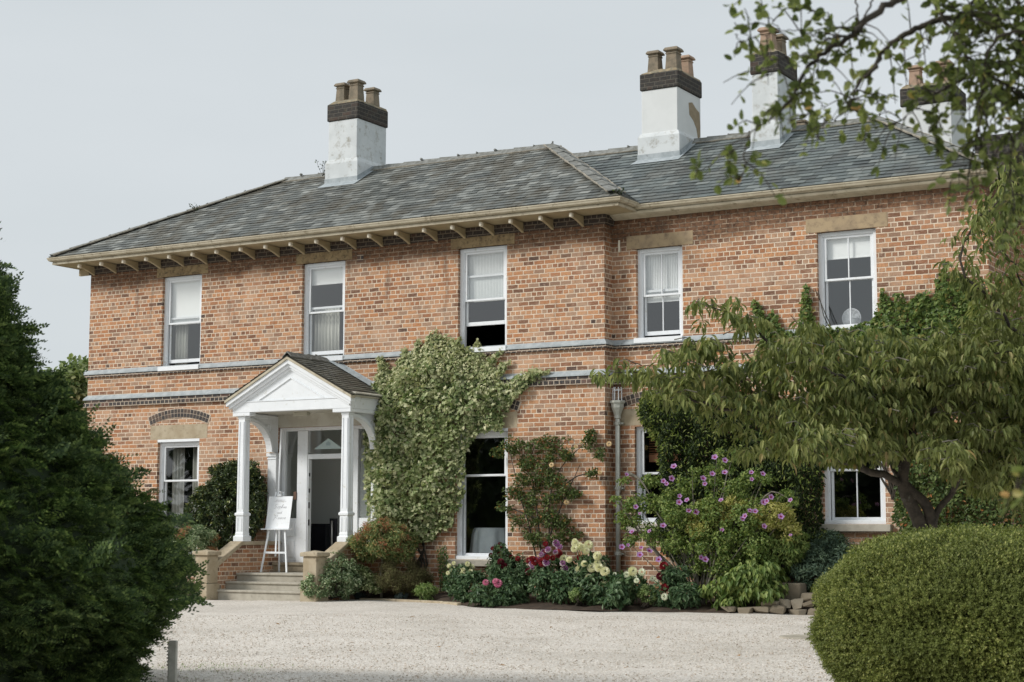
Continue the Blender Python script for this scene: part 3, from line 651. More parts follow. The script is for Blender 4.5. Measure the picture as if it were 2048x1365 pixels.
# ---- chimneys
def chimney(x0, x1, y0, y1, zb, zs, zc, pots, rend='render', flare=.045, flz=9.45, pinks=()):
    m_ = MB(); m_.box(x0, x1, y0, y1, zb-1.2, zs); sh = m_.build('chimney', M[rend], house, bevel=.012)
    m_ = MB(); cx, cy = (x0+x1)/2, (y0+y1)/2
    hx, hy = (x1-x0)/2, (y1-y0)/2; V = []
    for f, z in ((flare, zb-.8), (flare, flz-.06), (.02, flz+.02), (.0, flz+.03)):
        for sx, sy in ((-1, -1), (1, -1), (1, 1), (-1, 1)): V.append((cx+sx*(hx+f), cy+sy*(hy+f), z))
    m_.add(V, [(i*4+j, i*4+(j+1) % 4, (i+1)*4+(j+1) % 4, (i+1)*4+j) for i in range(3) for j in range(4)]); m_.build('chimney_base', M['render'], sh)
    m_ = MB(); m_.box(x0-.028, x1+.028, y0-.028, y1+.028, zs, zc); m_.build('chimney_cap', M['brick_black'], sh, bevel=.02, seg=2)
    m_ = MB(); V = []; prof = [(.02, zc-.02), (-.01, zc+.035), (-.09, zc+.085), (-.2, zc+.10)]
    for k, (f, z) in enumerate(prof):
        for t in range(4):
            for q in range(6):
                a, b_ = [((-1, -1), (1, -1)), ((1, -1), (1, 1)), ((1, 1), (-1, 1)), ((-1, 1), (-1, -1))][t]; s_ = q/6
                ux, uy = a[0]+(b_[0]-a[0])*s_, a[1]+(b_[1]-a[1])*s_
                V.append((cx+ux*(hx+f)+rng.normal()*.008, cy+uy*(hy+f)+rng.normal()*.008, z+rng.normal()*.012))
    n = 24; m_.add(V, [(i*n+j, i*n+(j+1) % n, (i+1)*n+(j+1) % n, (i+1)*n+j) for i in range(3) for j in range(n)]+[tuple(range(3*n, 4*n))]); m_.build('flaunching', M['lichen_mortar'], sh)
    # lead skirt where it meets the slates
    m_ = MB(); f = flare+.008; fz = lambda yy, add: roofz(yy)+add
    m_.add([(x0-f, y0-f, fz(y0-f, -.05)), (x1+f, y0-f, fz(y0-f, -.05)), (x1+f, y0-f, fz(y0-f, .13)), (x0-f, y0-f, fz(y0-f, .13)), (x1+f, cy, fz(cy, .1)), (x1+f, cy, fz(cy, -.05)), (x0-f, cy, fz(cy, .1)), (x0-f, cy, fz(cy, -.05)),
             (x0-f-.06, y0-f-.2, fz(y0-f-.2, .028)), (x1+f+.06, y0-f-.2, fz(y0-f-.2, .028)), (x1+f+.1, cy, fz(cy, .03)), (x1+f, cy, fz(cy, .03)), (x1+f, y0-f, fz(y0-f, .03)), (x0-f, y0-f, fz(y0-f, .03))],
            [(0, 1, 2, 3), (1, 5, 4, 2), (0, 3, 6, 7), (8, 9, 12, 13), (9, 10, 11, 12)]); m_.build('flashing', M['lead'], sh)
    for k, (px_, py_, s_) in enumerate(pots):
        m_ = MB(); z = zc+.04; m_.sqlathe((px_, py_, z), [(.125*s_, 0), (.105*s_, .34*s_), (.118*s_, .345*s_), (.118*s_, .365*s_), (.107*s_, .37*s_), (.107*s_, .395*s_), (.15*s_, .405*s_), (.15*s_, .43*s_), (.125*s_, .47*s_), (.08*s_, .472*s_), (.08*s_, .3*s_)])
        m_.build('chimney_pot', M['pot_pink' if k in pinks else 'pot'], sh, bevel=.004)
    return sh
roofz = lambda y: EZ+SL*(y-oF)
chimney(-7.84, -7.06, 1.90, 3.02, 8.9, 10.36, 10.74, [(-7.62, 2.12, .98), (-7.25, 2.12, 1.04), (-7.28, 2.78, .98)])
roofz = lambda y: WZ+SL*(y-WE)
c2 = chimney(-.39, .41, 2.42, 3.54, 8.7, 10.20, 10.54, [(-.18, 2.64, .98), (.20, 2.70, 1.06), (.20, 3.3, 1.0)], 'render_new', .06, 9.28, pinks=(2,))
pt = MB(); pp = [(2.95, 9.98), (3.12, 10.02), (3.30, 9.93), (3.47, 9.88), (3.505, 9.6), (3.49, 9.38), (3.40, 9.30), (3.32, 9.52), (3.16, 9.66), (2.98, 9.74)]
pt.prism(pp, 'x', .409, .415); pt.build('bare_patch', mat_plain('bare_render', (.36, .29, .2), (.3, .24, .16), .95, 9, .7, 30), c2)
chimney(2.03, 2.57, 2.36, 3.32, 8.7, 10.20, 10.60, [(2.28, 2.62, 1.1), (2.33, 3.05, 1.0)], 'render', .03, 9.2, pinks=(0,))
roofz = lambda y: 8.6
chimney(3.86, 4.9, 6.0, 7.0, 8.7, 10.12, 10.5, [(4.1, 6.25, 1.0), (4.68, 6.35, 1.1)], 'render_new', .02, 8.5, pinks=(0, 1))
m_ = MB(); q = at(1603, 245, 5.0); m_.sqlathe((q[0], 5.0, q[2]-.45), [(.12, 0), (.1, .3), (.14, .32), (.14, .36), (.1, .42), (.13, .43), (.13, .47)]); m_.build('chimney_pot', M['pot'], roof2)
q = at(2010, 285, 4.6); m_ = MB(); m_.box(q[0]-.5, q[0]+1.4, 4.3, 5.2, 7.2, q[2]+.1); m_.build('chimney', M['brick_black'], house)

# ---- downpipe in the corner
px0, py0 = .145, .235
m_ = MB(); m_.tube([(px0, py0, .15), (px0, py0, 3.5)], .046, 12); dp = m_.build('downpipe', M['tip'] if 0 else mat_plain('grey_pipe_paint', (.52, .53, .48), (.46, .47, .42), .5), house, smooth=True)
PM = dp.data.materials[0]
m_ = MB()
for z in (.9, 2.1, 3.3): m_.lathe((px0, py0, z), [(.048, 0), (.06, .005), (.06, .06), (.048, .065)], 12); m_.box(px0-.09, px0+.09, py0+.03, py0+.09, z+.015, z+.05)
m_.build('pipe_bracket', PM, dp)
m_ = MB(); m_.lathe((px0, py0, 3.42), [(.055, 0), (.065, .01), (.06, .06), (.10, .16), (.12, .2), (.125, .28), (.15, .29), (.155, .33), (.13, .335), (.12, .3)], 8); m_.build('hopper', PM, dp)
m_ = MB()
for k in range(7):
    a = 2*pi*k/7; x, y = px0+.085*cos(a), py0+.085*sin(a); m_.tube([(x, y, 3.7), (x, y, 3.98), (px0+.07*cos(a), py0+.07*sin(a), 4.0)], .009, 5)
m_.tube([(px0+.085*cos(a), py0+.085*sin(a), 3.95) for a in np.linspace(0, 2*pi, 15)], .007, 5); m_.build('leaf_guard', M['white'], dp)
m_ = MB(); m_.tube([(.16, WY-.05, 6.55), (.16, WY-.04, 6.78)], .02, 6); m_.build('vent_pipe', M['tip'], house)
m_ = MB(); m_.box(-6.95+1.3, -6.80+1.3, -.008, .02, 6.78, 6.93); m_.build('air_brick', M['brick_dark'], house)

# ------------------------------------------------------------------ the porch, part of the house
PC = -6.33
pf = -1.25                                                          # front plane of the entablature
xl, xr = PC-1.46, PC+1.46; apex = 4.77
m_ = MB()
m_.box(xl, xr, pf, pf+.17, 3.70, 3.90); m_.box(xl-.012, xr+.012, pf-.012, pf+.18, 3.90, 3.925)
for s in (-1, 1):
    a, b = (xl, xl+.16) if s < 0 else (xr-.16, xr); m_.box(a, b, pf+.171, -.002, 3.70, 3.90)
    a, b = (xl-.012, xl+.16) if s < 0 else (xr-.16, xr+.012); m_.box(a, b, pf+.181, -.003, 3.90, 3.925)
    a, b = (xl+.0, xl+.44) if s < 0 else (xr-.44, xr); m_.box(a+.004, b-.004, pf+.004, pf+.2, 3.63, 3.699)
    a, b = (xl, xl+.2) if s < 0 else (xr-.2, xr); m_.box(a+.004, b-.004, pf+.201, -.3, 3.63, 3.699)
# tympanum with sunk triangle, raking mouldings
ey = 3.95; hw = 1.565
m_.prism([(xl+.02, 3.926), (xr-.02, 3.926), (PC, apex-.11)], 'y', pf+.01, pf+.06)
porch = m_.build('porch', M['white'], house, bevel=.005)
def rake(mb, d0, d1, y0, y1, x_in=0.):
    """bars under the two slopes between depths d0 and d1 below the roof line"""
    k = (apex-ey)/hw; n = math.sqrt(1+k*k)
    for s in (-1, 1):
        zz = lambda x, d: apex-k*abs(x-PC)-d*n
        xe = PC+s*(hw-x_in)
        mb.prism([(PC, apex-d0*n), (xe, zz(xe, d0)), (xe+s*.0, zz(xe, d1)), (PC, apex-d1*n)], 'y', y0, y1)
m_ = MB(); rake(m_, .01, .055, pf-.14, pf-.0); m_.build('verge', M['cream'], porch)
m_ = MB(); rake(m_, .056, .13, pf-.115, pf+.02, .02); rake(m_, .131, .19, pf-.07, pf+.02, .06); rake(m_, .191, .235, pf-.03, pf+.02, .12); rake(m_, .36, .385, pf-.012, pf+.011, .75); m_.build('raking_moulding', M['white'], porch, bevel=.004)
m_ = MB()
for s in (-1, 1):                                                   # eaves along the sides
    m_.sweep([(xl, -.004), (xl, pf+.02)][::1] if s < 0 else [(xr, pf+.02), (xr, -.004)], [(.0, 3.926), (.02, 3.926), (.045, 3.95), (.10, 3.965), (.10, 4.0), (0, 4.03)])
m_.build('eaves_moulding', M['white_dirty'], porch)
mb, core = MB(), MB()
k_ = (apex-ey)/hw
for s in (-1, 1):
    p0, p1, p2, p3 = (PC+s*hw*1.01, pf-.14, ey+.0), (PC+s*hw*1.01, -.002, ey+.0), (PC, -.002, apex+.012), (PC, pf-.14, apex+.012)
    if s > 0: roofplane(mb, core, p0, p1, p2, p3, gauge=.11, width=.2)
    else: roofplane(mb, core, p1, p0, p3, p2, gauge=.11, width=.2)
core.build('porch_roof_deck', M['ridge'], porch); mb.build('porch_roof', M['slate_porch'], porch)
rt, mo = MB(), MB(); ridge_tiles(rt, mo, (PC, pf-.15, apex+.02), (PC, -.08, apex+.02), (-1, 0, -k_), (1, 0, -k_), L=.3, w=.12); rt.build('ridge_tile', M['ridge'], porch)
m_ = MB()
for s in (-1, 1): m_.add([(PC, -.012, apex+.14), (PC+s*hw, -.012, ey+.13), (PC+s*hw, -.012, ey-.02), (PC, -.012, apex-.02), (PC, -.11, apex+.035), (PC+s*hw, -.11, ey+.035)], [(0, 1, 2, 3), (0, 1, 5, 4)][:1]); m_.add([(PC, -.013, apex+.12), (PC+s*hw, -.013, ey+.11), (PC+s*hw*1.0, -.11, ey+.04), (PC, -.11, apex+.045)], [(0, 1, 2, 3)])
m_.build('flashing', M['lead'], porch)
m_ = MB(); m_.box(xl+.161, xr-.161, pf+.171, -.003, 3.72, 3.75); m_.build('porch_ceiling', M['white_dirty'], porch)
m_ = MB(); q = at(604, 829, -.55); m_.box(q[0]-.17, q[0]+.17, -.62, -.5, 3.64, 3.719); m_.build('porch_lamp', mat_plain('lamp_cover', (.5, .48, .4), None, .4), porch, bevel=.01)
def column(cx):
    yc = -1.105; m_ = MB(); z0 = 1.13
    m_.sqlathe((cx, yc, z0), [(.128, 0), (.128, .10), (.10, .115), (.10, .16), (.094, .18), (.094, .50), (.115, .515), (.115, .56), (.088, .575), (.088, .60), (.082, 2.44), (.092, 2.45), (.092, 2.499)])
    col_ = m_.build('column', M['white'], porch, bevel=.004)
    m_ = MB()
    for (ux, uy) in ((0, -1), (1, 0), (-1, 0), (0, 1)):             # raised fillets on each face
        for o_ in (-.05, .05) if 1 else (0,):
            for za, zb, hh in ((1.78, 3.52, .087), (1.34, 1.60, .095)):
                c = np.array([cx+ux*hh+(o_ if ux == 0 else 0), yc+uy*hh+(o_ if uy == 0 else 0), (za+zb)/2])
                m_.obox(c, (.011 if ux == 0 else .008, 0, 0), (0, .011 if uy == 0 else .008, 0), (0, 0, (zb-za)/2))
    m_.build('fluting', M['white'], col_)
for cx in (PC-1.27, PC+1.29): column(cx)
# pilasters on the wall, curved braces
for s in (-1, 1):
    cx = PC+s*1.30; m_ = MB(); m_.box(cx-.11, cx+.11, -.16, -.001, 1.13, 2.86); m_.box(cx-.13, cx+.13, -.19, -.0015, 2.86, 2.93); m_.box(cx-.12, cx+.12, -.175, -.001, 2.80, 2.83)
    m_.build('pilaster', M['white'], porch, bevel=.005)
    A = np.linspace(0, pi/2, 14); arc = [(-1.02+.84*sin(t), 2.95+.66*cos(t)) for t in A]
    m_ = MB(); poly = arc+[(-.003, 2.94), (-.003, 3.69), (-1.02, 3.69)]; m_.prism(poly, 'x', cx-.03, cx+.03)
    arc2 = [(-1.02+.76*sin(t), 2.95+.60*cos(t)) for t in A]
    for i in range(13): m_.prism([arc[i], arc[i+1], arc2[i+1], arc2[i]], 'x', cx-.075, cx+.075)
    m_.tube([(cx+.03*(1), -.35+.09*cos(t), 3.42+.09*sin(t)) for t in np.linspace(0, 2*pi, 18)], .014, 5)
    m_.build('brace', M['white'], porch)
# notices on the right pilaster
m_ = MB(); m_.box(PC+1.20, PC+1.40, -.172, -.161, 1.93, 2.13); m_.build('notice', M['white'], porch)
m_ = MB()
for k in range(5): m_.box(PC+1.225, PC+1.225+[.15, .13, .155, .11, .14][k], -.1735, -.172, 2.10-.035*k-.006, 2.10-.035*k)
m_.build('lettering', M['ink'], porch)
m_ = MB(); m_.obox((PC+1.35, -.18, 1.66), (.045, 0, 0), (0, .012, 0), (0, 0, .045)); m_.build('doorbell', M['steel'], porch, bevel=.02)
# steps, cheek walls, pillars
m_ = MB()
IX0, IX1 = PC-1.17, PC+1.19
for y, z, zb in ((-2.02, .2, .002), (-1.73, .355, .003), (-1.40, .515, .004)):
    m_.box(IX0-(.16 if z < .3 else 0), IX1+(.16 if z < .3 else 0), y+.03, -.3, zb, z-.045)
st = m_.build('steps', M['step'], house)
m_ = MB()
for y, z, yb in ((-2.02, .2, -1.66), (-1.73, .355, -1.33), (-1.40, .515, -.001)): m_.box(IX0-(.16 if z < .3 else 0)+.001, IX1-.001+(.16 if z < .3 else 0), y, yb, z-.044, z)
m_.build('tread', M['step'], st, bevel=.012, seg=2)
m_ = MB(); m_.box(DOOR[0]+.02, DOOR[1]-.02, -.22, .02, .516, .64); m_.box(DOOR[0]+.02, DOOR[1]-.02, -.25, .28, .641, .70); m_.build('door_sill', M['stone'], house, bevel=.01)
for s in (-1, 1):
    cx = PC+s*1.30; a, b = cx-.125, cx+.125
    m_ = MB(); m_.prism([(-2.0, .0), (-.002, .0), (-.002, 1.05), (-1.25, 1.05), (-2.0, .66)], 'x', a, b); cw = m_.build('cheek_wall', M['brick_red'], house)
    m_ = MB(); a2, b2 = a-.035, b+.035; pr_ = [(-2.03, .60), (-1.24, 1.052), (-.003, 1.052), (-.003, 1.13), (-1.25, 1.13), (-2.03, .73)]; m_.prism(pr_, 'x', a2, b2); m_.build('coping', M['stone'], cw, bevel=.012)
    px_ = PC+s*1.31; m_ = MB(); m_.box(px_-.16, px_+.16, -2.28, -1.96, .32, .86); m_.box(px_-.19, px_+.19, -2.32, -1.93, 0, .319)
    V = [(px_-.205, -2.325, .861), (px_+.205, -2.325, .861), (px_+.205, -1.915, .861), (px_-.205, -1.915, .861)]; V += [(q[0], q[1], .935) for q in V]+[(px_, -2.12, .975)]
    m_.add(V, [(3, 2, 1, 0), (0, 1, 5, 4), (1, 2, 6, 5), (2, 3, 7, 6), (3, 0, 4, 7), (4, 5, 8), (5, 6, 8), (6, 7, 8), (7, 4, 8)]); m_.build('newel_pillar', M['stone'], cw, bevel=.012)
# door screen in the opening
Y0, Y1 = .05, .13
m_ = MB(); zt = 3.46
m_.box(-7.61, -7.45, Y0, Y1, .70, zt); m_.box(-5.23, -5.05, Y0, Y1, .70, zt); m_.box(-7.449, -5.231, Y0, Y1, 3.385, zt)
m_.box(-7.13, -6.87, Y0-.012, Y1+.01, .70, 3.384); m_.box(-5.80, -5.60, Y0-.012, Y1+.01, .70, 3.384)
m_.box(-6.869, -5.801, Y0, Y1, 2.80, 2.90)
for a, b in ((-7.449, -7.131), (-5.599, -5.231)):
    m_.box(a, b, Y0+.015, Y1-.015, .70, 1.60); m_.box(a+.06, b-.06, Y0+.004, Y0+.0149, .80, 1.15); m_.box(a+.06, b-.06, Y0+.004, Y0+.0149, 1.22, 1.50)
m_.box(-6.869, -6.845, Y0, Y1+.03, .70, 2.80); m_.box(-5.825, -5.801, Y0, Y1+.03, .70, 2.80)
ds = m_.build('door_frame', M['white'], house, bevel=.005)
m_ = MB()
for a, b, c, d in ((-7.449, -7.131, 1.60, 3.384), (-5.599, -5.231, 1.60, 3.384), (-6.869, -5.801, 2.9, 3.384)): m_.quad((a, .09, c), (b, .09, c), (b, .09, d), (a, .09, d))
m_.build('pane', M['glass'], ds)
m_ = MB(); m_.prism([(-6.74, 3.0), (-6.02, 3.0), (-6.38, 3.22)], 'y', .084, .088); m_.build('etched_triangle', mat_plain('frosted_film', (.45, .55, .55), None, .6), ds)
m_ = MB(); m_.prism([(-6.43, 3.07), (-6.33, 3.07), (-6.32, 3.12), (-6.38, 3.16), (-6.44, 3.12)], 'y', .081, .0835); m_.build('etched_mark', mat_plain('frosted_film_dark', (.3, .4, .42), None, .6), ds)
m_ = MB()
for z0_, z1_ in ((2.55, 2.62), (2.22, 2.30), (1.90, 2.02), (1.55, 1.67)): m_.box(-6.8445, -6.8405, .06, .1, z0_-.1, z1_-.1)
m_.build('door_keep', M['black'], ds)
m_ = MB(); m_.box(-7.20, -7.13, .02, .037, 1.98, 2.14); m_.build('notice', mat_plain('brown_notice', (.16, .09, .06), None, .5), ds)
m_ = MB(); m_.tube([(-5.33, .07, 2.02+0), (-5.33, .066, 2.02)], .042, 16); m_.tube([(-5.25, .07, 2.02), (-5.25, .066, 2.02)], .03, 12); m_.build('notice', mat_plain('red_notice', (.45, .05, .05), None, .5), ds)
m_ = MB(); m_.box(-5.38, -5.28, .064, .07, 1.83, 1.94); m_.build('notice', M['black'], ds)
m_ = MB(); m_.box(-7.80, -7.622, -.02, .02, .53, 3.46); m_.build('door_jamb', M['stone_brown'], house)
m_ = MB(); m_.box(DOOR[0]-.05, DOOR[1]+.05, -.012, -.004, 3.461, 3.72); m_.box(-7.80, -7.8+.02, -.03, -.004, 3.461, 3.72); m_.build('door_head', M['white_dirty'], house)
# the hall
room(-8.55, -4.55, .301, 2.0, .70, 3.75, 'hall')
m_ = MB(); m_.box(-6.42, -5.42, .80, .845, .71, 3.05); idr = m_.build('inner_door', mat_plain('inner_door_paint', (.62, .66, .64), None, .5), house)
for a, b, c, d in ((-6.25, -5.93, 1.9, 2.8), (-5.85, -5.52, 1.9, 2.8), (-6.25, -5.93, .9, 1.75), (-5.85, -5.52, .9, 1.75)): pass
m_ = MB()
for a, b, c, d in ((-5.83, -5.55, 1.95, 2.75),): m_.box(a, b, .787, .7995, c, d)
m_.build('door_panel', idr.data.materials[0], idr, bevel=.006)
q = at(664, 1070, .74); m_ = MB(); m_.tube([(q[0], .74, .82), (q[0], .74, 1.55)], .022, 8); m_.build('pull_handle', M['steel'], idr, smooth=True)
m_ = MB(); m_.box(q[0]-.09, q[0]+.09, .775, .7995, .76, 1.6); m_.build('kick_plate', M['black'], idr)

# ------------------------------------------------------------------ small things by the house
t = thing('storage_box', 'tall black box standing in the dark hall beyond the open front door', 'box', tuple(np.array(at(635, 1100, 1.1))*[1, 0, 0]+[0, 1.1, .70]))
a, _, c = at(618, 1048, 1.1); b = at(652, 1048, 1.1)[0]; bd = MB(); bd.box(a-.3, b, 1.1, 1.5, .702, c-.04); bd.build('body', mat_plain('dark_blue_black', (.012, .014, .02), None, .45), t, bevel=.01)
ld = MB(); ld.box(a-.31, b+.01, 1.09, 1.51, c-.038, c); ld.build('lid', mat_plain('box_lid', (.014, .016, .022), None, .4), t, bevel=.008)
# round table with a white cloth behind the low window
tx = (at(952, 1060, .95)[0]+at(1020, 1060, .95)[0])/2+.05
t = thing('round_table', 'round table hidden under a pale cloth inside the low window', 'table', (tx, .85, .5))
V = []; F = []; n = 72; tz = at(985, 1056, .6)[2]
for z, r, am in ((.5, .47, .045), (.75, .44, .035), (tz-.12, .39, .018), (tz-.02, .365, .004), (tz, .35, 0), (tz+.003, .0, 0)):
    for j in range(n): a = 2*pi*j/n; rr = r+am*sin(a*11+.7*sin(a*3)); V.append((tx+rr*cos(a), .85+rr*sin(a), z))
F = [(i*n+j, i*n+(j+1) % n, (i+1)*n+(j+1) % n, (i+1)*n+j) for i in range(5) for j in range(n)]
tag(MB().add(V, F).build('tablecloth', M['cloth'], smooth=True), 'pale floor-length cloth draped over the round table inside the low window', 'tablecloth')
m_ = MB(); m_.lathe((tx, .85, .5), [(.25, 0), (.25, .03), (.04, .06), (.04, tz-.56), (.34, tz-.54), (.34, tz-.515)], 20); m_.build('pedestal', M['bark'], t)
# desk fan on the inner sill
q = at(1703, 632, WY+.36); t = thing('desk_fan', 'small white desk fan with a round wire grille behind the upper right wing window', 'fan', (q[0], WY+.36, 4.9))
m_ = MB(); c = np.array([q[0], WY+.36, 5.08]); R_ = .17
for k in range(14):
    r = R_*(k+1)/14; m_.tube([c+np.array([r*cos(a), -.05+.05*(r/R_)**2, r*sin(a)]) for a in np.linspace(0, 2*pi, 25)], .0035 if k < 13 else .008, 4)
for k in range(12): a = 2*pi*k/12; m_.tube([c+np.array([r*cos(a), -.05+.05*(r/R_)**2, r*sin(a)]) for r in (.01, .08, .17)], .003, 4)
m_.build('grille', M['white'], t)
m_ = MB()
for k in range(4):
    a = 2*pi*k/4+.4; m_.add([c+np.array([r*cos(a+w_), .01+.02*w_, r*sin(a+w_)]) for r, w_ in ((.02, 0), (.14, -.35), (.15, 0), (.13, .4))], [(0, 1, 2, 3)])
m_.build('blade', mat_plain('fan_blade', (.7, .73, .75), None, .5), t)
m_ = MB(); m_.tube([c+np.array([0, .06, -.02]), c+np.array([0, .07, -.17])], .015, 8); m_.lathe((c[0], c[1]+.07, 4.905), [(.09, 0), (.09, .015), (.03, .03)], 16); m_.build('stand', M['white'], t)
# easel
ez = .516; E0 = np.array([-6.97, -.72, ez])
fl = at(520, 1143, -.98); fr = at(575, 1142, -.98); top = at(557, 848, -.45)
t = thing('easel', 'white wooden easel on the top step left of the open front door', 'easel', (fl[0]/2+fr[0]/2, -.9, ez))
def leg(p, q, w_=.018, name='leg'):
    m_ = MB(); p, q = np.array(p, float), np.array(q, float); d = q-p; L_ = np.linalg.norm(d); d /= L_; s_ = nrm(np.cross(d, [0, 1, 0.])); m_.obox((p+q)/2, s_*w_, np.cross(d, s_)*w_*.7, d*L_/2); return m_.build(name, M['white'], t, bevel=.003)
tp = np.array([top[0]-.08, -.50, 2.45]); zf = lambda f, p, q: np.array(p)+(np.array(q)-np.array(p))*f
lf = (fl[0]+.02, -.98, ez); rf = (fr[0]-.02, -.98, ez)
tl_, tr_ = tuple(at(553, 985, -.60)), tuple(at(567, 985, -.60)); rb = at(558, 1139, -.35); rb[2] = ez
leg(lf, tl_); leg(rf, tr_); leg(tuple(rb), tuple(at(560, 985, -.54))); leg(tuple(at(551, 1113, -.84)), tuple(at(563, 858, -.36)), .017, 'mast')
cbl = zf(.245, lf, tl_); cbr = zf(.245, rf, tr_); leg(cbl, cbr, .02, 'crossbar')
bl = at(529, 1057, -.80); br = at(581, 1057, -.80)
m_ = MB(); m_.box(bl[0]-.05, br[0]-.0, -.86, -.75, 1.36, 1.385); m_.build('ledge', M['white'], t, bevel=.004)
m_ = MB(); m_.box(-6.99-.05, -6.99+.05, -.72, -.64, 2.035, 2.06); m_.box(-6.99-.025, -6.99+.025, -.70, -.64, 2.061, 2.13); m_.build('clamp', M['white'], t, bevel=.004)
m_ = MB(); m_.tube([(-6.985, -.702, 2.095), (-6.985, -.712, 2.095)], .012, 8); m_.build('clamp_screw', M['black'], t)
# sign board leaning on the easel
bx0, bx1 = at(531, 1055, -.80)[0], at(578, 1055, -.80)[0]
t = thing('welcome_sign', 'white wedding welcome board with grey script lettering resting on the easel', 'sign', ((bx0+bx1)/2, -.80, 1.386))
B0 = np.array([bx0, -.80, 1.387]); BU = np.array([bx1-bx0, 0, 0]); BV = np.array([.0, .11, .64]); BN = nrm(np.cross(BU, BV))
if BN[1] > 0: BN = -BN
m_ = MB(); m_.obox(B0+BU/2+BV/2, BU/2, BN*.004, BV/2); m_.build('board', M['white'], t)
bp = lambda u, v: B0+BU*u+BV*v+BN*.0055
STROKES = {  # handwriting as polylines in a unit box per letter: (advance, list of strokes)
 'S': (.62, [[(.55, .9), (.4, 1), (.2, .9), (.22, .65), (.42, .45), (.42, .15), (.2, -.02), (0, .1)]]),
 'o': (.34, [[(.25, .42), (.08, .4), (.02, .15), (.15, 0), (.28, .15), (.24, .4), (.36, .38)]]),
 'p': (.4, [[(.02, .4), (.1, .42), (.02, -.45)], [(.08, .3), (.22, .44), (.34, .3), (.26, .05), (.08, .05)]]),
 'h': (.4, [[(.0, .1), (.18, .8), (.2, 1), (.1, .9), (.04, 0), (.16, .38), (.28, .36), (.28, .05), (.4, .1)]]),
 'i': (.2, [[(0, .2), (.1, .42), (.06, .05), (.2, .1)], [(.12, .6), (.13, .62)]]),
 'e': (.32, [[(0, .15), (.22, .28), (.2, .42), (.06, .36), (.04, .08), (.16, 0), (.32, .14)]]),
 'a': (.36, [[(.28, .36), (.1, .42), (.0, .18), (.1, 0), (.26, .2), (.28, .4), (.26, .05), (.36, .1)]]),
 'n': (.38, [[(.0, .4), (.06, .42), (.04, 0), (.14, .36), (.28, .4), (.26, .04), (.38, .12)]]),
 'd': (.38, [[(.26, .34), (.1, .42), (0, .18), (.1, 0), (.24, .2), (.36, 1), (.28, .05), (.38, .1)]]),
 'R': (.66, [[(.12, .95), (.16, .5), (.0, -.35)], [(-.05, .75), (.2, 1.02), (.5, .95), (.42, .6), (.15, .5), (.35, .25), (.62, .0)]]),
 'c': (.3, [[(.24, .36), (.1, .42), (.0, .18), (.1, 0), (.3, .12)]])}
def script(text, u0, v0, hu, hv, r):
    m_ = MB(); u = u0
    for ch in text:
        adv, ss = STROKES[ch]
        for s_ in ss:
            q = smooth_path([(u+x*hu+y*hu*.12, v0+y*hv, 0) for x, y in s_], max(4, len(s_)*4)) if len(s_) > 2 else np.array([(u+x*hu, v0+y*hv, 0) for x, y in s_])
            m_.tube([bp(a[0], a[1]) for a in q], r, 4)
        u += adv*hu
    return m_
script('Sophie', .24, .63, .245, .115, .0019).build('lettering', M['ink'], t)
script('and', .42, .46, .17, .08, .0016).build('lettering', M['ink'], t)
script('Reece', .30, .29, .27, .12, .0019).build('lettering', M['ink'], t)
def caps(text, cu, v, size):
    cu_d = bpy.data.curves.new('lettering', 'FONT'); cu_d.body = text; cu_d.size = size; cu_d.align_x = 'CENTER'; cu_d.space_character = 1.25
    o = bpy.data.objects.new('tmp', cu_d); COL.objects.link(o); bpy.context.view_layer.update()
    me = o.to_mesh(); V = [bp(cu, v)+nrm(BU)*w_.co.x+nrm(BV)*w_.co.y for w_ in me.vertices]; m_ = MB().add(V, [tuple(p.vertices) for p in me.polygons]); o.to_mesh_clear(); bpy.data.objects.remove(o); m_.build('lettering', M['ink'], t)
caps('WELCOME TO', .5, .865, .03); caps('THE WEDDING OF', .5, .825, .03); caps('- - - - - -', .5, .13, .02)

# ================================================================== planting
M['ivy'] = mat_leaf('ivy_leaf', [(0, (.09, .14, .05)), (.25, (.20, .27, .10)), (.55, (.36, .41, .20)), (.8, (.52, .54, .31)), (1, (.66, .65, .43))], .2, .5, tint=(.28, .34, .14), nscale=1.3, tint2=(.055, .09, .03), n2=5., lo2=.51, hi2=.65, a2=.75)
M['ivy_pale'] = mat_leaf('variegated_ivy_leaf', [(0, (.26, .31, .14)), (.3, (.46, .49, .27)), (.7, (.62, .61, .38)), (1, (.72, .69, .46))], .2, .5, tint=(.38, .40, .19), nscale=1.2, tint2=(.20, .25, .10), n2=6., lo2=.54, hi2=.66, a2=.6)
M['creeper'] = mat_leaf('creeper_leaf', [(0, (0.065, 0.111, 0.033)), (.5, (0.130, 0.195, 0.052)), (.9, (0.221, 0.286, 0.085)), (1, (0.312, 0.247, 0.078))], .25, .4)
M['climber'] = mat_leaf('evergreen_climber_leaf', [(0, (0.022, 0.039, 0.013)), (.6, (0.039, 0.061, 0.020)), (.9, (0.077, 0.110, 0.033)), (1, (0.209, 0.264, 0.066))], .2, .5)
M['climber_tip'] = mat_leaf('yellow_green_leaf', [(0, (.12, .17, .04)), (.6, (.22, .28, .07)), (1, (.34, .36, .11))], .35, .5)
M['rose_leaf'] = mat_leaf('rose_leaf', [(0, (0.056, 0.094, 0.031)), (.6, (0.112, 0.156, 0.050)), (.93, (0.200, 0.250, 0.088)), (1, (0.438, 0.150, 0.050))], .25, .45)
M['dahlia_leaf'] = mat_leaf('dahlia_leaf', [(0, (0.047, 0.095, 0.043)), (.6, (0.088, 0.149, 0.068)), (1, (0.162, 0.230, 0.115))], .2, .45)
M['hib_leaf'] = mat_leaf('hibiscus_leaf', [(0, (0.087, 0.145, 0.036)), (.5, (0.174, 0.246, 0.072)), (1, (0.348, 0.406, 0.131))], .3, .5)
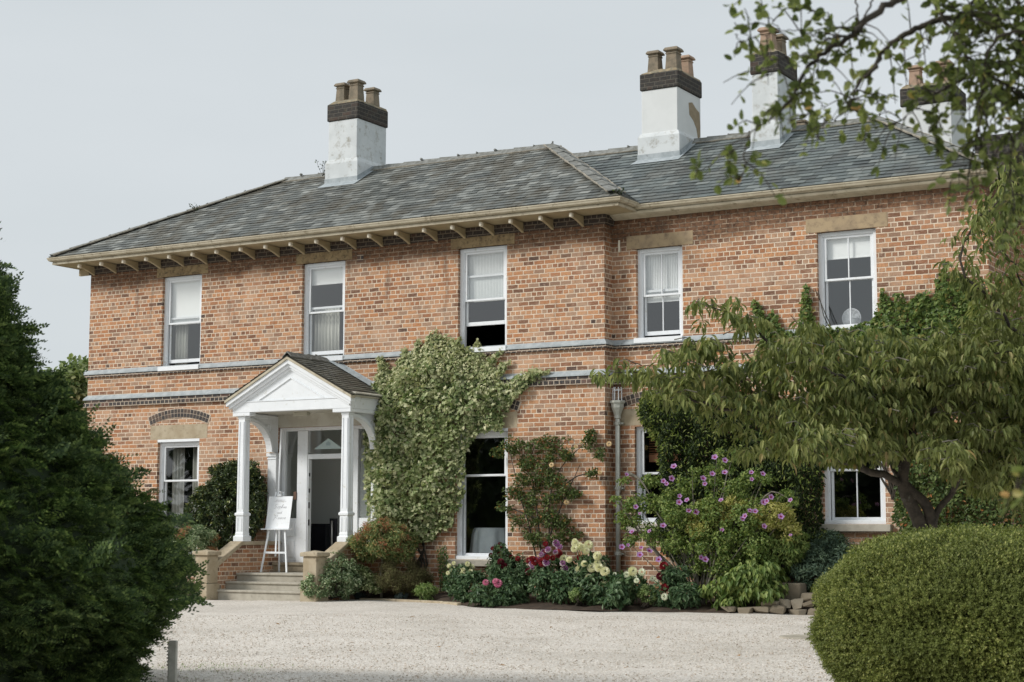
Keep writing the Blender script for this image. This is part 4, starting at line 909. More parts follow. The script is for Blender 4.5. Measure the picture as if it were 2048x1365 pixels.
M['gold_leaf'] = mat_leaf('golden_leaf', [(0, (.22, .26, .06)), (.4, (.45, .44, .14)), (1, (.66, .60, .26))], .3, .5)
M['pale_leaf'] = mat_leaf('pale_green_leaf', [(0, (0.143, 0.221, 0.072)), (.6, (0.260, 0.351, 0.130)), (1, (0.390, 0.468, 0.208))], .3, .5)
M['euon'] = mat_leaf('variegated_shrub_leaf', [(0, (0.095, 0.149, 0.068)), (.4, (0.176, 0.257, 0.121)), (.7, (0.378, 0.459, 0.284)), (1, (0.621, 0.661, 0.432))], .2, .4)
M['photinia'] = mat_leaf('photinia_leaf', [(0, (0.098, 0.140, 0.049)), (.4, (0.182, 0.238, 0.084)), (.75, (0.336, 0.392, 0.168)), (1, (0.504, 0.308, 0.140))], .25, .4)
M['red_tip'] = mat_leaf('red_young_leaf', [(0, (.38, .13, .08)), (.5, (.50, .22, .13)), (1, (.44, .32, .17))], .35, .4)
M['laurel'] = mat_leaf('laurel_leaf', [(0, (.03, .05, .02)), (.55, (.06, .09, .035)), (.86, (.10, .14, .05)), (.95, (.32, .36, .13)), (1, (.50, .48, .18))], .15, .3, spec=.5, tint2=(.12, .165, .06), n2=6., lo2=.53, hi2=.68, a2=.6)
M['heather'] = mat_leaf('heathery_twig', [(0, (0.075, 0.068, 0.030)), (.5, (0.135, 0.112, 0.053)), (1, (0.180, 0.195, 0.075))], .2, .8)
M['greyblue'] = mat_leaf('blue_grey_leaf', [(0, (.06, .09, .09)), (1, (.12, .16, .16))], .2, .6)
M['shade_leaf'] = mat_leaf('grey_green_leaf', [(0, (0.049, 0.084, 0.056)), (.7, (0.098, 0.147, 0.098)), (1, (0.154, 0.210, 0.126))], .2, .6)
M['yew'] = mat_leaf('yew_needle', [(0, (.04, .07, .028)), (.5, (.07, .115, .042)), (.85, (.13, .19, .065)), (1, (.25, .32, .11))], .28, .55, tint2=(.25, .33, .11), n2=5.5, lo2=.57, hi2=.68, a2=.75)
M['box'] = mat_leaf('clipped_leaf', [(0, (.065, .085, .022)), (.4, (.165, .20, .05)), (.8, (.29, .32, .085)), (1, (.44, .44, .16))], .25, .55, tint=(.14, .17, .045), nscale=1.6, tint2=(.08, .105, .03), n2=5., lo2=.58, hi2=.70, a2=.4)
M['cherry'] = mat_leaf('cherry_leaf', [(0, (.07, .095, .032)), (.35, (.155, .19, .062)), (.75, (.28, .31, .115)), (.95, (.40, .40, .17)), (.985, (.38, .30, .15)), (1, (.42, .26, .13))], .32, .5, tint=(.16, .18, .06), nscale=.9, tint2=(.38, .38, .16), n2=4., lo2=.54, hi2=.69, a2=.6)
M['apple'] = mat_leaf('apple_leaf', [(0, (.07, .095, .03)), (.5, (.15, .185, .06)), (.95, (.27, .30, .11)), (.988, (.32, .30, .11)), (.994, (.46, .27, .10)), (1, (.50, .31, .15))], .4, .45)
M['far_tree'] = mat_leaf('far_tree_leaf', [(0, (.12, .17, .08)), (.6, (.24, .30, .13)), (1, (.40, .44, .22))], .3, .6, tint=(.30, .22, .10), nscale=.35)
M['wood_far'] = mat_leaf('woodland_leaf', [(0, (.02, .032, .012)), (1, (.05, .07, .025))], .2, .7)
def petal_mat(name, c, c2): return mat_leaf(name, [(0, c), (1, c2)], .3, .6)
M['p_cream'] = petal_mat('cream_petal', (.74, .70, .46), (.82, .80, .62)); M['p_red'] = petal_mat('deep_red_petal', (.16, .01, .014), (.28, .02, .028)); M['p_dark'] = petal_mat('maroon_petal', (.07, .006, .012), (.14, .01, .02))
M['p_pink'] = petal_mat('pink_petal', (.52, .12, .24), (.66, .24, .36)); M['p_lilac'] = petal_mat('lilac_petal', (.62, .50, .60), (.75, .68, .72)); M['p_lil_in'] = petal_mat('purple_centre_petal', (.16, .05, .16), (.28, .1, .26))
M['p_mauve'] = petal_mat('mauve_petal', (.42, .22, .50), (.56, .34, .62)); M['p_mag'] = petal_mat('magenta_eye', (.35, .02, .12), (.42, .04, .16)); M['p_peach'] = petal_mat('peach_petal', (.72, .50, .26), (.84, .66, .42)); M['p_white'] = petal_mat('white_petal', (.72, .74, .58), (.85, .86, .75))
M['p_fuchsia'] = petal_mat('pale_bud', (.5, .48, .6), (.62, .6, .7))

def scale_at(p): return FPX/((np.array(p)-CAM)@FW)          # pixels (of 2048) per metre at a point
def ell(px, py, rx, ry, Y, dy=1.):
    c = at(px, py, Y); s = scale_at(c); return c, np.array([rx/s, rx/s*dy, ry/s])
def bump_field(k=22, smin=.25, smax=1.1):
    kk = rng.uniform(smin, smax, k); th = rng.uniform(0, pi, k); ph = rng.uniform(0, 6.3, k)
    wx, wz = np.cos(th)*2*pi/kk, np.sin(th)*2*pi/kk; am = kk/kk.sum()
    return lambda x, z: sum(a*np.sin(wx_*x+wz_*z+p) for a, wx_, wz_, p in zip(am, wx, wz, ph))*2.2
def wall_foliage(lm, poly_px, Y, L, W, tm, cover=3., thick=.3, base=.05, droop=.5, edge_thin=.25, up=.5, hole=-2., layers=.10, k=34, smin=.16, smax=.9, wob=.5, f=None):
    pts = [at(a, b, Y) for a, b in poly_px]; poly = [(p[0], p[2]) for p in pts]
    A = np.array(poly); lo, hi = A.min(0), A.max(0); area = (hi-lo).prod(); n = int(cover*area/(.6*L*W))
    q = rng.uniform(lo, hi, (n, 2)); q += rng.normal(size=q.shape)*.015; q = q[inpoly(q, poly)]
    f = f or bump_field(k, smin, smax); h = f(q[:, 0], q[:, 1]); q = q[h > hole]; h = h[h > hole]
    # distance to the outline, to thin the growth there
    d = np.full(len(q), 9.)
    for i in range(len(poly)):
        a, b = A[i], A[(i+1) % len(A)]; ab = b-a; t = np.clip(((q-a)@ab)/(ab@ab+1e-9), 0, 1); d = np.minimum(d, np.linalg.norm(q-(a+t[:, None]*ab), axis=1))
    m_ = np.clip(d/edge_thin, .12, 1)
    e = .03; gx = (f(q[:, 0]+e, q[:, 1])-h)/e; gz = (f(q[:, 0], q[:, 1]+e)-h)/e
    t = base+thick*m_*(.55+.45*np.clip(h, -1, 1)); y = Y-t*rng.uniform(1-layers*4 if layers < .25 else 0, 1.05, len(q))-rng.uniform(0, .02, len(q))
    P = np.stack([q[:, 0], y, q[:, 1]], 1)
    N = nrm(np.stack([-gx*thick*.8*m_, -np.ones(len(q)), -gz*thick*.8*m_+up], 1)+unit(len(q))*wob)
    D = nrm(unit(len(q))*.8+np.array([0, -.25, -droop]))
    return lm.leaves(tm, P, D, N, sized(len(q), L, .35), sized(len(q), W, .35))
def crawl_stems(par, poly_px, Y, n, base_px, mat='twig'):
    m_ = MB(); A = np.array(poly_px, float)
    for _ in range(n):
        a = np.array(base_px, float)+rng.normal(size=2)*8; b = A[rng.integers(len(A))]*.85+A.mean(0)*.15; P = []
        for f in np.linspace(0, 1, 9): q = a+(b-a)*f+rng.normal(size=2)*6*(0 < f < 1); P.append(at(q[0], q[1], Y-.035))
        m_.tube(P, np.linspace(.022, .006, 9), 5)
    m_.build('stem', M[mat], par)

# ---- ivy on the front
poly = [(741, 780), (733, 860), (736, 985), (742, 1035), (770, 1075), (840, 1090), (868, 1075), (885, 1062), (905, 1052), (918, 1020), (934, 985), (932, 950), (936, 905), (950, 872), (975, 862), (1010, 864), (1011, 838), (1030, 800), (1045, 788), (1062, 768), (1098, 743), (1074, 744), (1050, 752), (1040, 746), (1022, 768), (1003, 762), (1019, 724), (1008, 728), (996, 742), (985, 735), (1004, 699), (990, 712), (970, 738), (957, 712), (940, 697), (918, 680), (905, 690), (892, 676), (878, 672), (868, 665), (858, 690), (847, 700), (838, 683), (832, 705), (822, 712), (813, 702), (802, 722), (795, 742), (784, 748), (775, 735), (768, 716), (762, 722), (768, 745), (752, 768)]
t = thing('ivy', 'large pale variegated ivy covering the brick wall right of the porch', 'ivy', tuple(at(840, 1150, -.05)*[1, 1, 0]))
lm = LM(); IF = bump_field(44, .14, .75); wall_foliage(lm, poly, -.02, .082, .078, 'ivy', 3.6, .46, .05, edge_thin=.5, f=IF, wob=.42); lm.build('foliage', M['ivy'], t)
top = [(752, 768), (760, 800), (830, 815), (900, 800), (960, 790), (1000, 770), (1010, 745), (985, 735), (957, 712), (940, 697), (918, 680), (868, 665), (847, 700), (838, 683), (822, 712), (802, 722), (784, 748), (768, 716)]
lm = LM(); wall_foliage(lm, top, -.02, .055, .05, 'ivy', 1.9, .44, .08, edge_thin=.5, f=IF, wob=.45); wall_foliage(lm, poly, -.02, .07, .065, 'ivy', .5, .44, .09, edge_thin=.5, f=IF); lm.build('variegated_foliage', M['ivy_pale'], t)
def tendril(lm, path, Y, L=.05, w=.06, off=.06, dens=260):
    P = smooth_path([at(a, b, Y-off) for a, b in path], 30); Ln = np.linalg.norm(P[-1]-P[0]); n = int(dens*Ln)+6; f = rng.uniform(0, 1, n); i = np.minimum((f*29).astype(int), 28)
    q = P[i]+(P[i+1]-P[i])*rng.uniform(0, 1, n)[:, None]+rng.normal(size=(n, 3))*np.array([w, .025, w])*(1.1-.85*f)[:, None]; lm.leaves('ivy', q, unit(n)+np.array([0, -.2, -.3]), np.array([0, -1, .4])+unit(n)*.5, sized(n, L), sized(n, L*.9))
lm = LM()
for pth in [[(770, 770), (762, 735), (764, 716)], [(785, 770), (792, 745), (812, 700)], [(775, 750), (770, 730), (755, 715)], [(830, 730), (835, 700), (838, 680)], [(845, 740), (848, 710), (855, 690)], [(868, 720), (870, 690), (872, 662)], [(880, 710), (886, 690), (893, 672)], [(905, 720), (910, 695), (922, 676)], [(925, 730), (940, 705), (958, 690)], [(960, 745), (966, 720), (958, 695), (955, 683)], [(970, 760), (985, 725), (1006, 698)], [(985, 770), (1000, 745), (1021, 722)], [(1020, 790), (1055, 765), (1100, 742)], [(1000, 790), (1030, 765), (1060, 745), (1078, 742)], [(820, 740), (812, 715), (806, 706)], [(940, 740), (948, 712), (950, 690)]]: tendril(lm, pth, 0)
lm.build('tendril_foliage', M['ivy_pale'], t)
crawl_stems(t, [(760, 900), (790, 900), (830, 950), (870, 1000)], 0, 7, (840, 1160))
for px, py, n in ((768, 716, 9), (838, 683, 12), (868, 662, 14), (905, 688, 10), (1004, 699, 10), (960, 680, 8), (1098, 743, 8)): pass
t = thing('dried_climber', 'thin upright dried climber on canes between the ivy and the cream flowers', 'climber', tuple(at(884, 1180, -.5)*[1, 1, 0]+[0, 0, .1]))
lm = LM(); wall_foliage(lm, [(877, 1098), (893, 1090), (900, 1120), (897, 1182), (883, 1182), (880, 1140)], -.45, .045, .025, 'ovate', 1.8, .12, .03); lm.build('foliage', M['rose_leaf'], t)
m_ = MB()
for dx in (-6, -1, 4, 8): m_.tube([at(887+dx, 1185, -.45), at(885+dx*.8, 1092, -.45)], .008, 5)
m_.build('cane', M['bark_pale'], t)

# ---- wing climbers
poly = [(1284, 800), (1300, 778), (1360, 790), (1480, 790), (1600, 800), (1650, 840), (1652, 900), (1646, 1000), (1652, 1050), (1690, 1068), (1692, 1120), (1640, 1150), (1400, 1160), (1330, 1100), (1318, 1040), (1328, 960), (1321, 880), (1296, 860), (1282, 830)]
t = thing('evergreen_climber', 'dense dark evergreen climber on the wing between its two ground floor windows', 'climber', tuple(at(1480, 1150, WY-.1)*[1, 1, 0]))
lm = LM(); wall_foliage(lm, poly, WY, .07, .03, 'ovate', 5.0, .75, .04, droop=.9, smin=.2, wob=.7); lm.build('foliage', M['climber'], t)
lm = LM(); wall_foliage(lm, [(1278, 812), (1300, 780), (1380, 785), (1395, 812), (1350, 830), (1352, 900), (1345, 960), (1325, 950), (1322, 890), (1295, 860)], WY-.1, .09, .03, 'lance', 1.6, .35, .1, droop=.4); wall_foliage(lm, poly, WY-.3, .075, .026, 'lance', .18, .5, .1, droop=.4); lm.build('young_foliage', M['climber_tip'], t)
crawl_stems(t, poly, WY, 8, (1480, 1160))
poly = [(1506, 604), (1514, 600), (1526, 622), (1538, 640), (1546, 620), (1556, 632), (1562, 655), (1590, 668), (1604, 655), (1606, 610), (1613, 570), (1620, 572), (1624, 610), (1632, 645), (1640, 655), (1700, 657), (1750, 640), (1762, 600), (1767, 575), (1778, 598), (1790, 608), (1796, 575), (1806, 590), (1815, 610), (1848, 585), (1856, 578), (1866, 612), (1876, 560), (1895, 533), (1908, 560), (1922, 545), (1932, 570), (1945, 555), (1960, 600), (1990, 640), (2048, 640), (2048, 800), (1700, 790), (1640, 765), (1580, 735), (1545, 700), (1528, 690), (1520, 655)]
t = thing('wall_creeper', 'green creeper spreading below and beside the upper right wing window', 'creeper', tuple(at(1800, 1060, WY-.1)*[1, 1, 0]))
lm = LM(); wall_foliage(lm, poly, WY-.0, .07, .065, 'ivy', 4.2, .30, .06, edge_thin=.3); lm.build('foliage', M['creeper'], t); crawl_stems(t, poly, WY, 9, (1800, 1000))
poly = [(1788, 880), (1860, 850), (2060, 840), (2060, 1110), (1830, 1110), (1792, 1040), (1800, 960)]
t = thing('shaded_climber', 'dark climber with a few rusty leaves on the lower wing wall behind the cherry trunk', 'climber', tuple(at(1900, 1100, .1)*[1, 1, 0]))
lm = LM(); wall_foliage(lm, poly, WY-.05, .08, .05, 'ovate', 4.5, .5, .06); lm.build('foliage', M['rose_leaf'], t)

# ---- shrubs
def shrub(name, label, cat, base, ells, tm, mat, L, W, cover=2.2, group=None, sub=.3, droop=0., up=.5, extra=None, branch='twig', nbr=3, shell=.72, wob=.6, pname='foliage'):
    """base = (px, Y); ells = [(px, py, rx, ry, Y[, depth ratio])]"""
    b = at(base[0], 1190, base[1]); b[2] = .08
    t = thing(name, label, cat, tuple(b), group); lm = LM(); br = MB(); lx = LM() if extra else None
    for e in ells:
        c, R = ell(*e); r = R.prod()**(1/3); sr = np.clip(sub*r, .05, .26); ns = int(max(5, 4.2*(r/sr)**2)); per = int(max(5, cover*pi*sr*sr/(.6*L*W)))
        clumpy(lm, tm, c, R, ns, sr, per, L, W, up=up, droop=droop, zmin=.06, shell=shell, wob=wob)
        if extra:
            emat, frac, etop, eL, eW = extra; C2 = c+np.array([0, 0, R[2]*etop]); clumpy(lx, tm, C2, R*np.array([1, 1, 1-abs(etop)*.5]), int(ns*frac)+1, sr*.8, int(per*.7)+1, eL, eW, up=up, zmin=.06, shell=.92)
        for _ in range(nbr):
            e_ = c+unit(1)[0]*R*.75; mid = (b+e_)/2+rng.normal(size=3)*.06; mid[2] = b[2]+(e_[2]-b[2])*.45; br.tube(smooth_path([b+rng.normal(size=3)*[.05, .05, 0], mid, e_], 8), np.linspace(.018, .004, 8), 5)
    lm.build(pname, M[mat], t)
    if br.v: br.build('branch', M[branch], t)
    if extra: lx.build('young_foliage', M[emat], t)
    return t
shrub('laurel_bush', 'tall clipped glossy dark evergreen bush between the left window and the porch', 'bush', (455, -.75), [(458, 1010, 80, 84, -.42, .42), (503, 1000, 30, 76, -.38, .5), (430, 1040, 56, 60, -.42, .5), (480, 960, 46, 38, -.38, .5), (398, 1030, 32, 52, -.42, .5)], 'ovate', 'laurel', .075, .034, 3.4, sub=.2)
shrub('small_photinia', 'low shrub with orange young tips beside the left stone pillar', 'shrub', (385, -1.7), [(378, 1090, 55, 38, -1.7), (345, 1100, 40, 40, -1.7)], 'lance', 'euon', .055, .02, 2.4, extra=('red_tip', .12, .2, .05, .015))
shrub('variegated_euonymus', 'low variegated shrub spilling round the right stone pillar', 'shrub', (660, -1.75), [(668, 1148, 46, 40, -1.65), (632, 1172, 30, 28, -2.15), (690, 1165, 32, 28, -1.5)], 'ovate', 'euon', .05, .032, 2.4)
shrub('golden_euonymus', 'small yellow-green shrub in the bed under the lollipop tree', 'shrub', (735, -1.0), [(722, 1158, 28, 24, -1.1), (750, 1172, 24, 12, -1.1)], 'ovate', 'ivy', .045, .03, 2.4)
shrub('heathery_shrub', 'brownish twiggy heather-like shrub right of the thin trunk in the bed', 'shrub', (805, -.8), [(805, 1152, 55, 36, -.8), (835, 1165, 32, 24, -.8)], 'lance', 'heather', .05, .008, 1.6, up=1.2)
shrub('green_bed_plant', 'small bright green plant at the gravel edge right of the heathery shrub', 'plant', (850, -1.15), [(852, 1184, 22, 14, -1.15)], 'ovate', 'pale_leaf', .06, .025, 1.8)
for q, wd in (((722, 1189, 11, 6, -1.0), 'left of'), ((803, 1193, 10, 5, -1.05), 'right of')): shrub('blue_tuft', 'tiny blue-grey tuft on the bare soil '+wd+' the thin lollipop trunk', 'plant', (q[0], q[4]), [q], 'lance', 'greyblue', .03, .008, 2., group='blue-grey tufts in the soil')
for q, wd in (((1153, 1190, 15, 12, -2.0), 'in front of the large cream dahlias'), ((1297, 1188, 20, 17, -1.9), 'below the left side of the purple-flowered shrub')): shrub('frothy_plant', 'pale frothy green edging plant '+wd, 'plant', (q[0], q[4]), [q], 'round', 'pale_leaf', .022, .02, 2.6, group='frothy edging plants')
t = shrub('lollipop_photinia', 'small lollipop tree with red tipped round crown on a thin trunk', 'tree', (765, -.95), [(765, 1082, 62, 36, -.95), (738, 1095, 32, 26, -1.0), (792, 1098, 36, 26, -.9), (765, 1062, 42, 18, -.95)], 'lance', 'photinia', .06, .022, 2.3, extra=('red_tip', .22, .22, .05, .015), nbr=0, pname='crown')
m_ = MB(); b = at(763, 1192, -.95); b[2] = .08; m_.tube(smooth_path([b, at(762, 1150, -.95), at(767, 1105, -.95), at(766, 1080, -.95)], 12), np.linspace(.03, .02, 12), 8); m_.build('trunk', M['bark_pale'], t, smooth=True)

# ---- climbing rose
t = thing('climbing_rose', 'climbing rose with dark leaves and peach blooms on the brick right of the low window', 'rose', tuple(at(1085, 1160, -.15)*[1, 1, 0]+[0, 0, .12]))
lm = LM()
for e in [(1030, 895, 30, 20), (1070, 888, 40, 22), (1110, 893, 40, 24), (1140, 910, 22, 14), (1050, 925, 34, 22), (1090, 930, 34, 24), (1040, 960, 22, 14), (1075, 965, 38, 24), (1110, 960, 22, 20), (1020, 985, 26, 14), (1060, 1000, 40, 24), (1100, 1000, 26, 20), (1132, 985, 24, 24), (1150, 985, 14, 8), (1050, 1035, 42, 26), (1095, 1040, 36, 24), (1120, 1045, 22, 18), (1185, 872, 20, 12), (1178, 890, 14, 14), (1200, 905, 8, 14), (1185, 947, 17, 6), (1010, 1015, 20, 9), (995, 905, 14, 10), (1070, 1075, 45, 20), (1110, 1075, 30, 18), (1142, 1072, 22, 14)]:
    c, R = ell(*e, -.14, .55); clumpy(lm, 'ovate', c, R, int(4+R[0]*R[2]*150), .09, 26, .055, .034, zmin=.1, up=.4, shell=.3)
lm.build('foliage', M['rose_leaf'], t)
m_ = MB()
for pth in [[(1085, 1165), (1080, 1090), (1072, 1000), (1060, 930), (1075, 880)], [(1088, 1165), (1098, 1080), (1100, 990), (1130, 925), (1180, 880)], [(1083, 1165), (1060, 1060), (1040, 990), (1020, 900)], [(1100, 1000), (1150, 955), (1200, 946)], [(1090, 1100), (1115, 1030), (1135, 985), (1160, 930)], [(1080, 1040), (1030, 1020), (1000, 1010)]]:
    P = smooth_path([at(a, b, -.10) for a, b in pth], 14); P[:, 1] += rng.normal(size=14)*.01; m_.tube(P, np.linspace(.02, .006, 14), 6)
m_.build('stem', M['bark'], t, smooth=True)

# ---- blooms
def ball_bloom(name, mat_out, n=80, r=.052, mat_in=None, flat=.95):
    lm = LM(); i = np.arange(n)+.5; ph = np.arccos(1-1.5*i/n); th = pi*(1+5**.5)*i
    dr = np.stack([np.cos(th)*np.sin(ph), np.sin(th)*np.sin(ph), np.cos(ph)*flat], 1)
    tang = nrm(np.stack([np.cos(th)*np.cos(ph), np.sin(th)*np.cos(ph), -np.sin(ph)], 1)); D = nrm(dr*1.0+tang*.55)
    k = slice(0, None); lm.leaves('petal', dr*r*.45, D, nrm(dr+tang*-.6), r*.75, r*.5)
    o = lm.build(name, M[mat_out])
    if mat_in:
        o.data.materials.append(M[mat_in]); nf = len(o.data.polygons); mi = np.zeros(nf, np.int32); mi[:int(nf*.33)] = 1; o.data.polygons.foreach_set('material_index', mi)
    me = o.data; bpy.data.objects.remove(o); return me
def flat_bloom(name, mp_, mc, np_=5, r=.05, tm='round'):
    lm = LM(); a = np.arange(np_)*2*pi/np_; D = np.stack([np.cos(a), np.sin(a), np.full(np_, .35)], 1); N = np.stack([-np.cos(a)*.35, -np.sin(a)*.35, np.ones(np_)], 1)
    lm.leaves(tm, np.zeros((np_, 3)), D, N, r, r*.95); a2 = a+.3; D2 = np.stack([np.cos(a2), np.sin(a2), np.full(np_, .4)], 1)
    lm.leaves('lance', np.tile([0, 0, .006], (np_, 1)), D2, N, r*.42, r*.3); lm.leaves('lance', np.tile([0, 0, .0], (3, 1)), np.array([[.1, 0, 1], [0, .1, 1], [-.1, 0, 1.]]), unit(3), r*.5, r*.14)
    o = lm.build(name, M[mp_]); o.data.materials.append(M[mc]); nf = len(o.data.polygons); mi = np.zeros(nf, np.int32); mi[-(np_+3):] = 1; o.data.polygons.foreach_set('material_index', mi)
    me = o.data; bpy.data.objects.remove(o); return me
ME = {'cream': ball_bloom('b', 'p_cream'), 'red': ball_bloom('b', 'p_red'), 'dark': ball_bloom('b', 'p_dark'), 'pink': ball_bloom('b', 'p_pink', 50, flat=.6), 'lilac': ball_bloom('b', 'p_lilac', 60, mat_in='p_lil_in', flat=.6),
      'mauve': flat_bloom('b', 'p_mauve', 'p_mag', r=.06), 'peach': ball_bloom('b', 'p_peach', 34, flat=.5), 'white': ball_bloom('b', 'p_white', 50)}
ME['mauve_half'] = flat_bloom('b', 'p_mauve', 'p_mag', 5, .04, 'ovate'); ME['dbud'] = flat_bloom('b', 'p_dark', 'p_red', 8, .05, 'ovate')
def bloom(par, kind, p, s=1., face=None, name='flower'):
    o = link(bpy.data.objects.new(name, ME[kind])); o.parent = par; o.location = np.array(p)-wloc(par)
    v = Vector(face if face is not None else (.35+random.uniform(-.5, .5), -.75+random.uniform(-.3, .3), .45+random.uniform(-.2, .4))); o.rotation_mode = 'QUATERNION'; o.rotation_quaternion = v.to_track_quat('Z', 'Y'); o.scale = (s,)*3; return o
for px, py in ((1152, 893), (1103, 930), (1218, 888), (1200, 945), (1133, 1005)): bloom(t, 'peach', at(px, py, -.3), random.uniform(.6, .85))
def dahlia(name, label, base, foliage, blooms, L=.085, W=.045, cover=1.9):
    """blooms = [(px, py, kind, scale)] standing on stems that rise from the base"""
    t = shrub(name, label, 'dahlia', base, foliage, 'ovate', 'dahlia_leaf', L, W, cover, sub=.34, droop=.5, group='dahlias along the gravel edge', branch='stem')
    b = np.array(t.location); m_ = MB()
    for px, py, kd, s in blooms:
        p = at(px, py, base[1]-random.uniform(-.12, .25)); bloom(t, kd, p, s)
        q = b+np.array([(p[0]-b[0])*.45+random.uniform(-.05, .05), (p[1]-b[1])*.4, .15]); m_.tube(smooth_path([q, (p+q)/2+np.array([0, 0, .08]), p-np.array([0, 0, .02])], 6), .006, 5)
    m_.build('stem', M['stem'], t); return t
zz = lambda X, Y: (860+X/6.4, 1040+Y/6.4)
dahlia('cream_dahlia', 'cream dahlia with small blooms left of the low window sill', (932, -1.35), [(915, 1165, 26, 28, -1.3), (945, 1172, 36, 30, -1.4), (925, 1145, 24, 22, -1.3)],
       [(*zz(a, b), 'cream', s) for a, b, s in ((245, 590, .75), (305, 555, .65), (295, 630, .95), (230, 680, .65), (315, 670, .7), (480, 565, .8), (535, 605, .95), (375, 645, .9), (425, 640, .7), (420, 690, .95), (520, 665, .85), (350, 755, 1.25), (565, 830, 1.3), (250, 585, .6), (548, 745, .6))])
dahlia('pink_dahlia', 'low dahlia with three pink blooms in front of the dark red ones', (985, -2.0), [(985, 1186, 42, 26, -1.95), (1020, 1190, 30, 26, -1.9), (1000, 1165, 30, 18, -1.8)], [(*zz(a, b), 'pink', s) for a, b, s in ((715, 800, 1.0), (835, 785, .95), (870, 812, 1.3))])
dahlia('maroon_dahlia', 'airy dahlia with small dark maroon blooms in front of the window sill', (1015, -1.45), [(1010, 1140, 36, 30, -1.4), (1040, 1150, 32, 36, -1.4), (1020, 1170, 40, 28, -1.5), (1005, 1105, 16, 18, -1.4)],
       [(*zz(a, b), k, s) for a, b, k, s in ((805, 370, 'dbud', 1.), (780, 455, 'dark', .75), (835, 472, 'dbud', 1.15), (905, 440, 'dark', .95), (955, 470, 'dbud', 1.1), (905, 540, 'dark', 1.1), (990, 575, 'dbud', 1.1), (945, 590, 'dark', 1.), (1125, 497, 'red', .8), (1050, 740, 'dark', 1.25), (1260, 660, 'dark', 1.05), (1040, 480, 'dark', .8), (885, 305, 'dark', .4), (910, 350, 'dark', .35), (870, 750, 'dark', .5))], L=.06, W=.03)
dahlia('lilac_and_red_dahlia', 'tall dahlia with mixed deep red and pale lilac blooms', (1110, -1.7), [(1095, 1160, 38, 38, -1.7), (1130, 1175, 32, 32, -1.8), (1115, 1140, 36, 28, -1.6)],
       [(*zz(a, b), 'lilac', s) for a, b, s in ((1615, 300, 1.1), (1655, 350, 1.05), (1510, 380, 1.), (1460, 420, 1.1), (1305, 565, 1.), (1490, 545, 1.15), (1425, 445, .8), (1360, 505, .9), (1730, 625, 1.1), (1700, 555, .9), (1605, 412, .8), (1310, 620, .7), (1395, 520, .8))] +
       [(*zz(a, b), 'red', s) for a, b, s in ((1640, 430, 1.35), (1430, 490, 1.), (1345, 530, 1.25), (1270, 520, 1.), (1445, 545, 1.45), (1310, 500, .9), (1490, 395, .85), (1910, 482, .85), (1480, 310, .8), (1500, 480, .9), (1570, 490, .8))])
zy = lambda X, Y: (1100+X/5.055, 940+Y/5.055)
dahlia('large_cream_dahlia', 'tallest cream dahlia with big ball blooms beside the downpipe corner', (1190, -1.75), [(1165, 1165, 34, 34, -1.7), (1195, 1175, 36, 34, -1.8), (1180, 1135, 40, 26, -1.6)],
       [(*zy(a, b), 'cream', s) for a, b, s in ((255, 745, 1.15), (290, 770, 1.25), (320, 785, 1.15), (390, 760, 1.35), (365, 820, 1.1), (245, 800, 1.), (140, 900, 1.2), (195, 908, .95), (345, 950, 1.), (310, 965, 1.), (295, 1010, 1.2), (480, 870, 1.3), (437, 910, 1.3), (480, 945, 1.1), (525, 962, 1.2), (495, 990, 1.3), (420, 990, 1.35), (557, 1030, 1.4), (392, 1095, 1.25), (455, 1090, 1.3), (572, 1135, 1.2), (540, 1165, 1.3), (250, 720, .8))])
dahlia('leafy_dahlia', 'broad leafy dahlia with two pale blooms at the foot of the downpipe', (1240, -2.0), [(1235, 1185, 40, 26, -2.0), (1255, 1168, 34, 24, -1.9), (1215, 1175, 26, 28, -1.9)], [(*zy(a, b), k, s) for a, b, k, s in ((835, 1025, 'cream', 1.3), (775, 1060, 'white', 1.0), (850, 1080, 'white', .8), (930, 1035, 'white', 1.1), (875, 1120, 'white', .8), (860, 1090, 'white', .7), (655, 1055, 'white', .6))], L=.11, W=.06)
dahlia('crimson_dahlia', 'dark leaved dahlia with three crimson blooms under the purple-flowered shrub', (1340, -1.75), [(1335, 1180, 34, 34, -1.7), (1370, 1190, 30, 24, -1.8), (1350, 1150, 26, 20, -1.6)], [(1328, 1133, 'red', 1.3), (1320, 1153, 'dark', 1.1), (1329, 1176, 'red', 1.2), (1329, 1194, 'white', 1.), (1326, 1210, 'white', 1.1), (1313, 1160, 'white', .9), (1305, 1158, 'white', .8)], L=.09, W=.035)
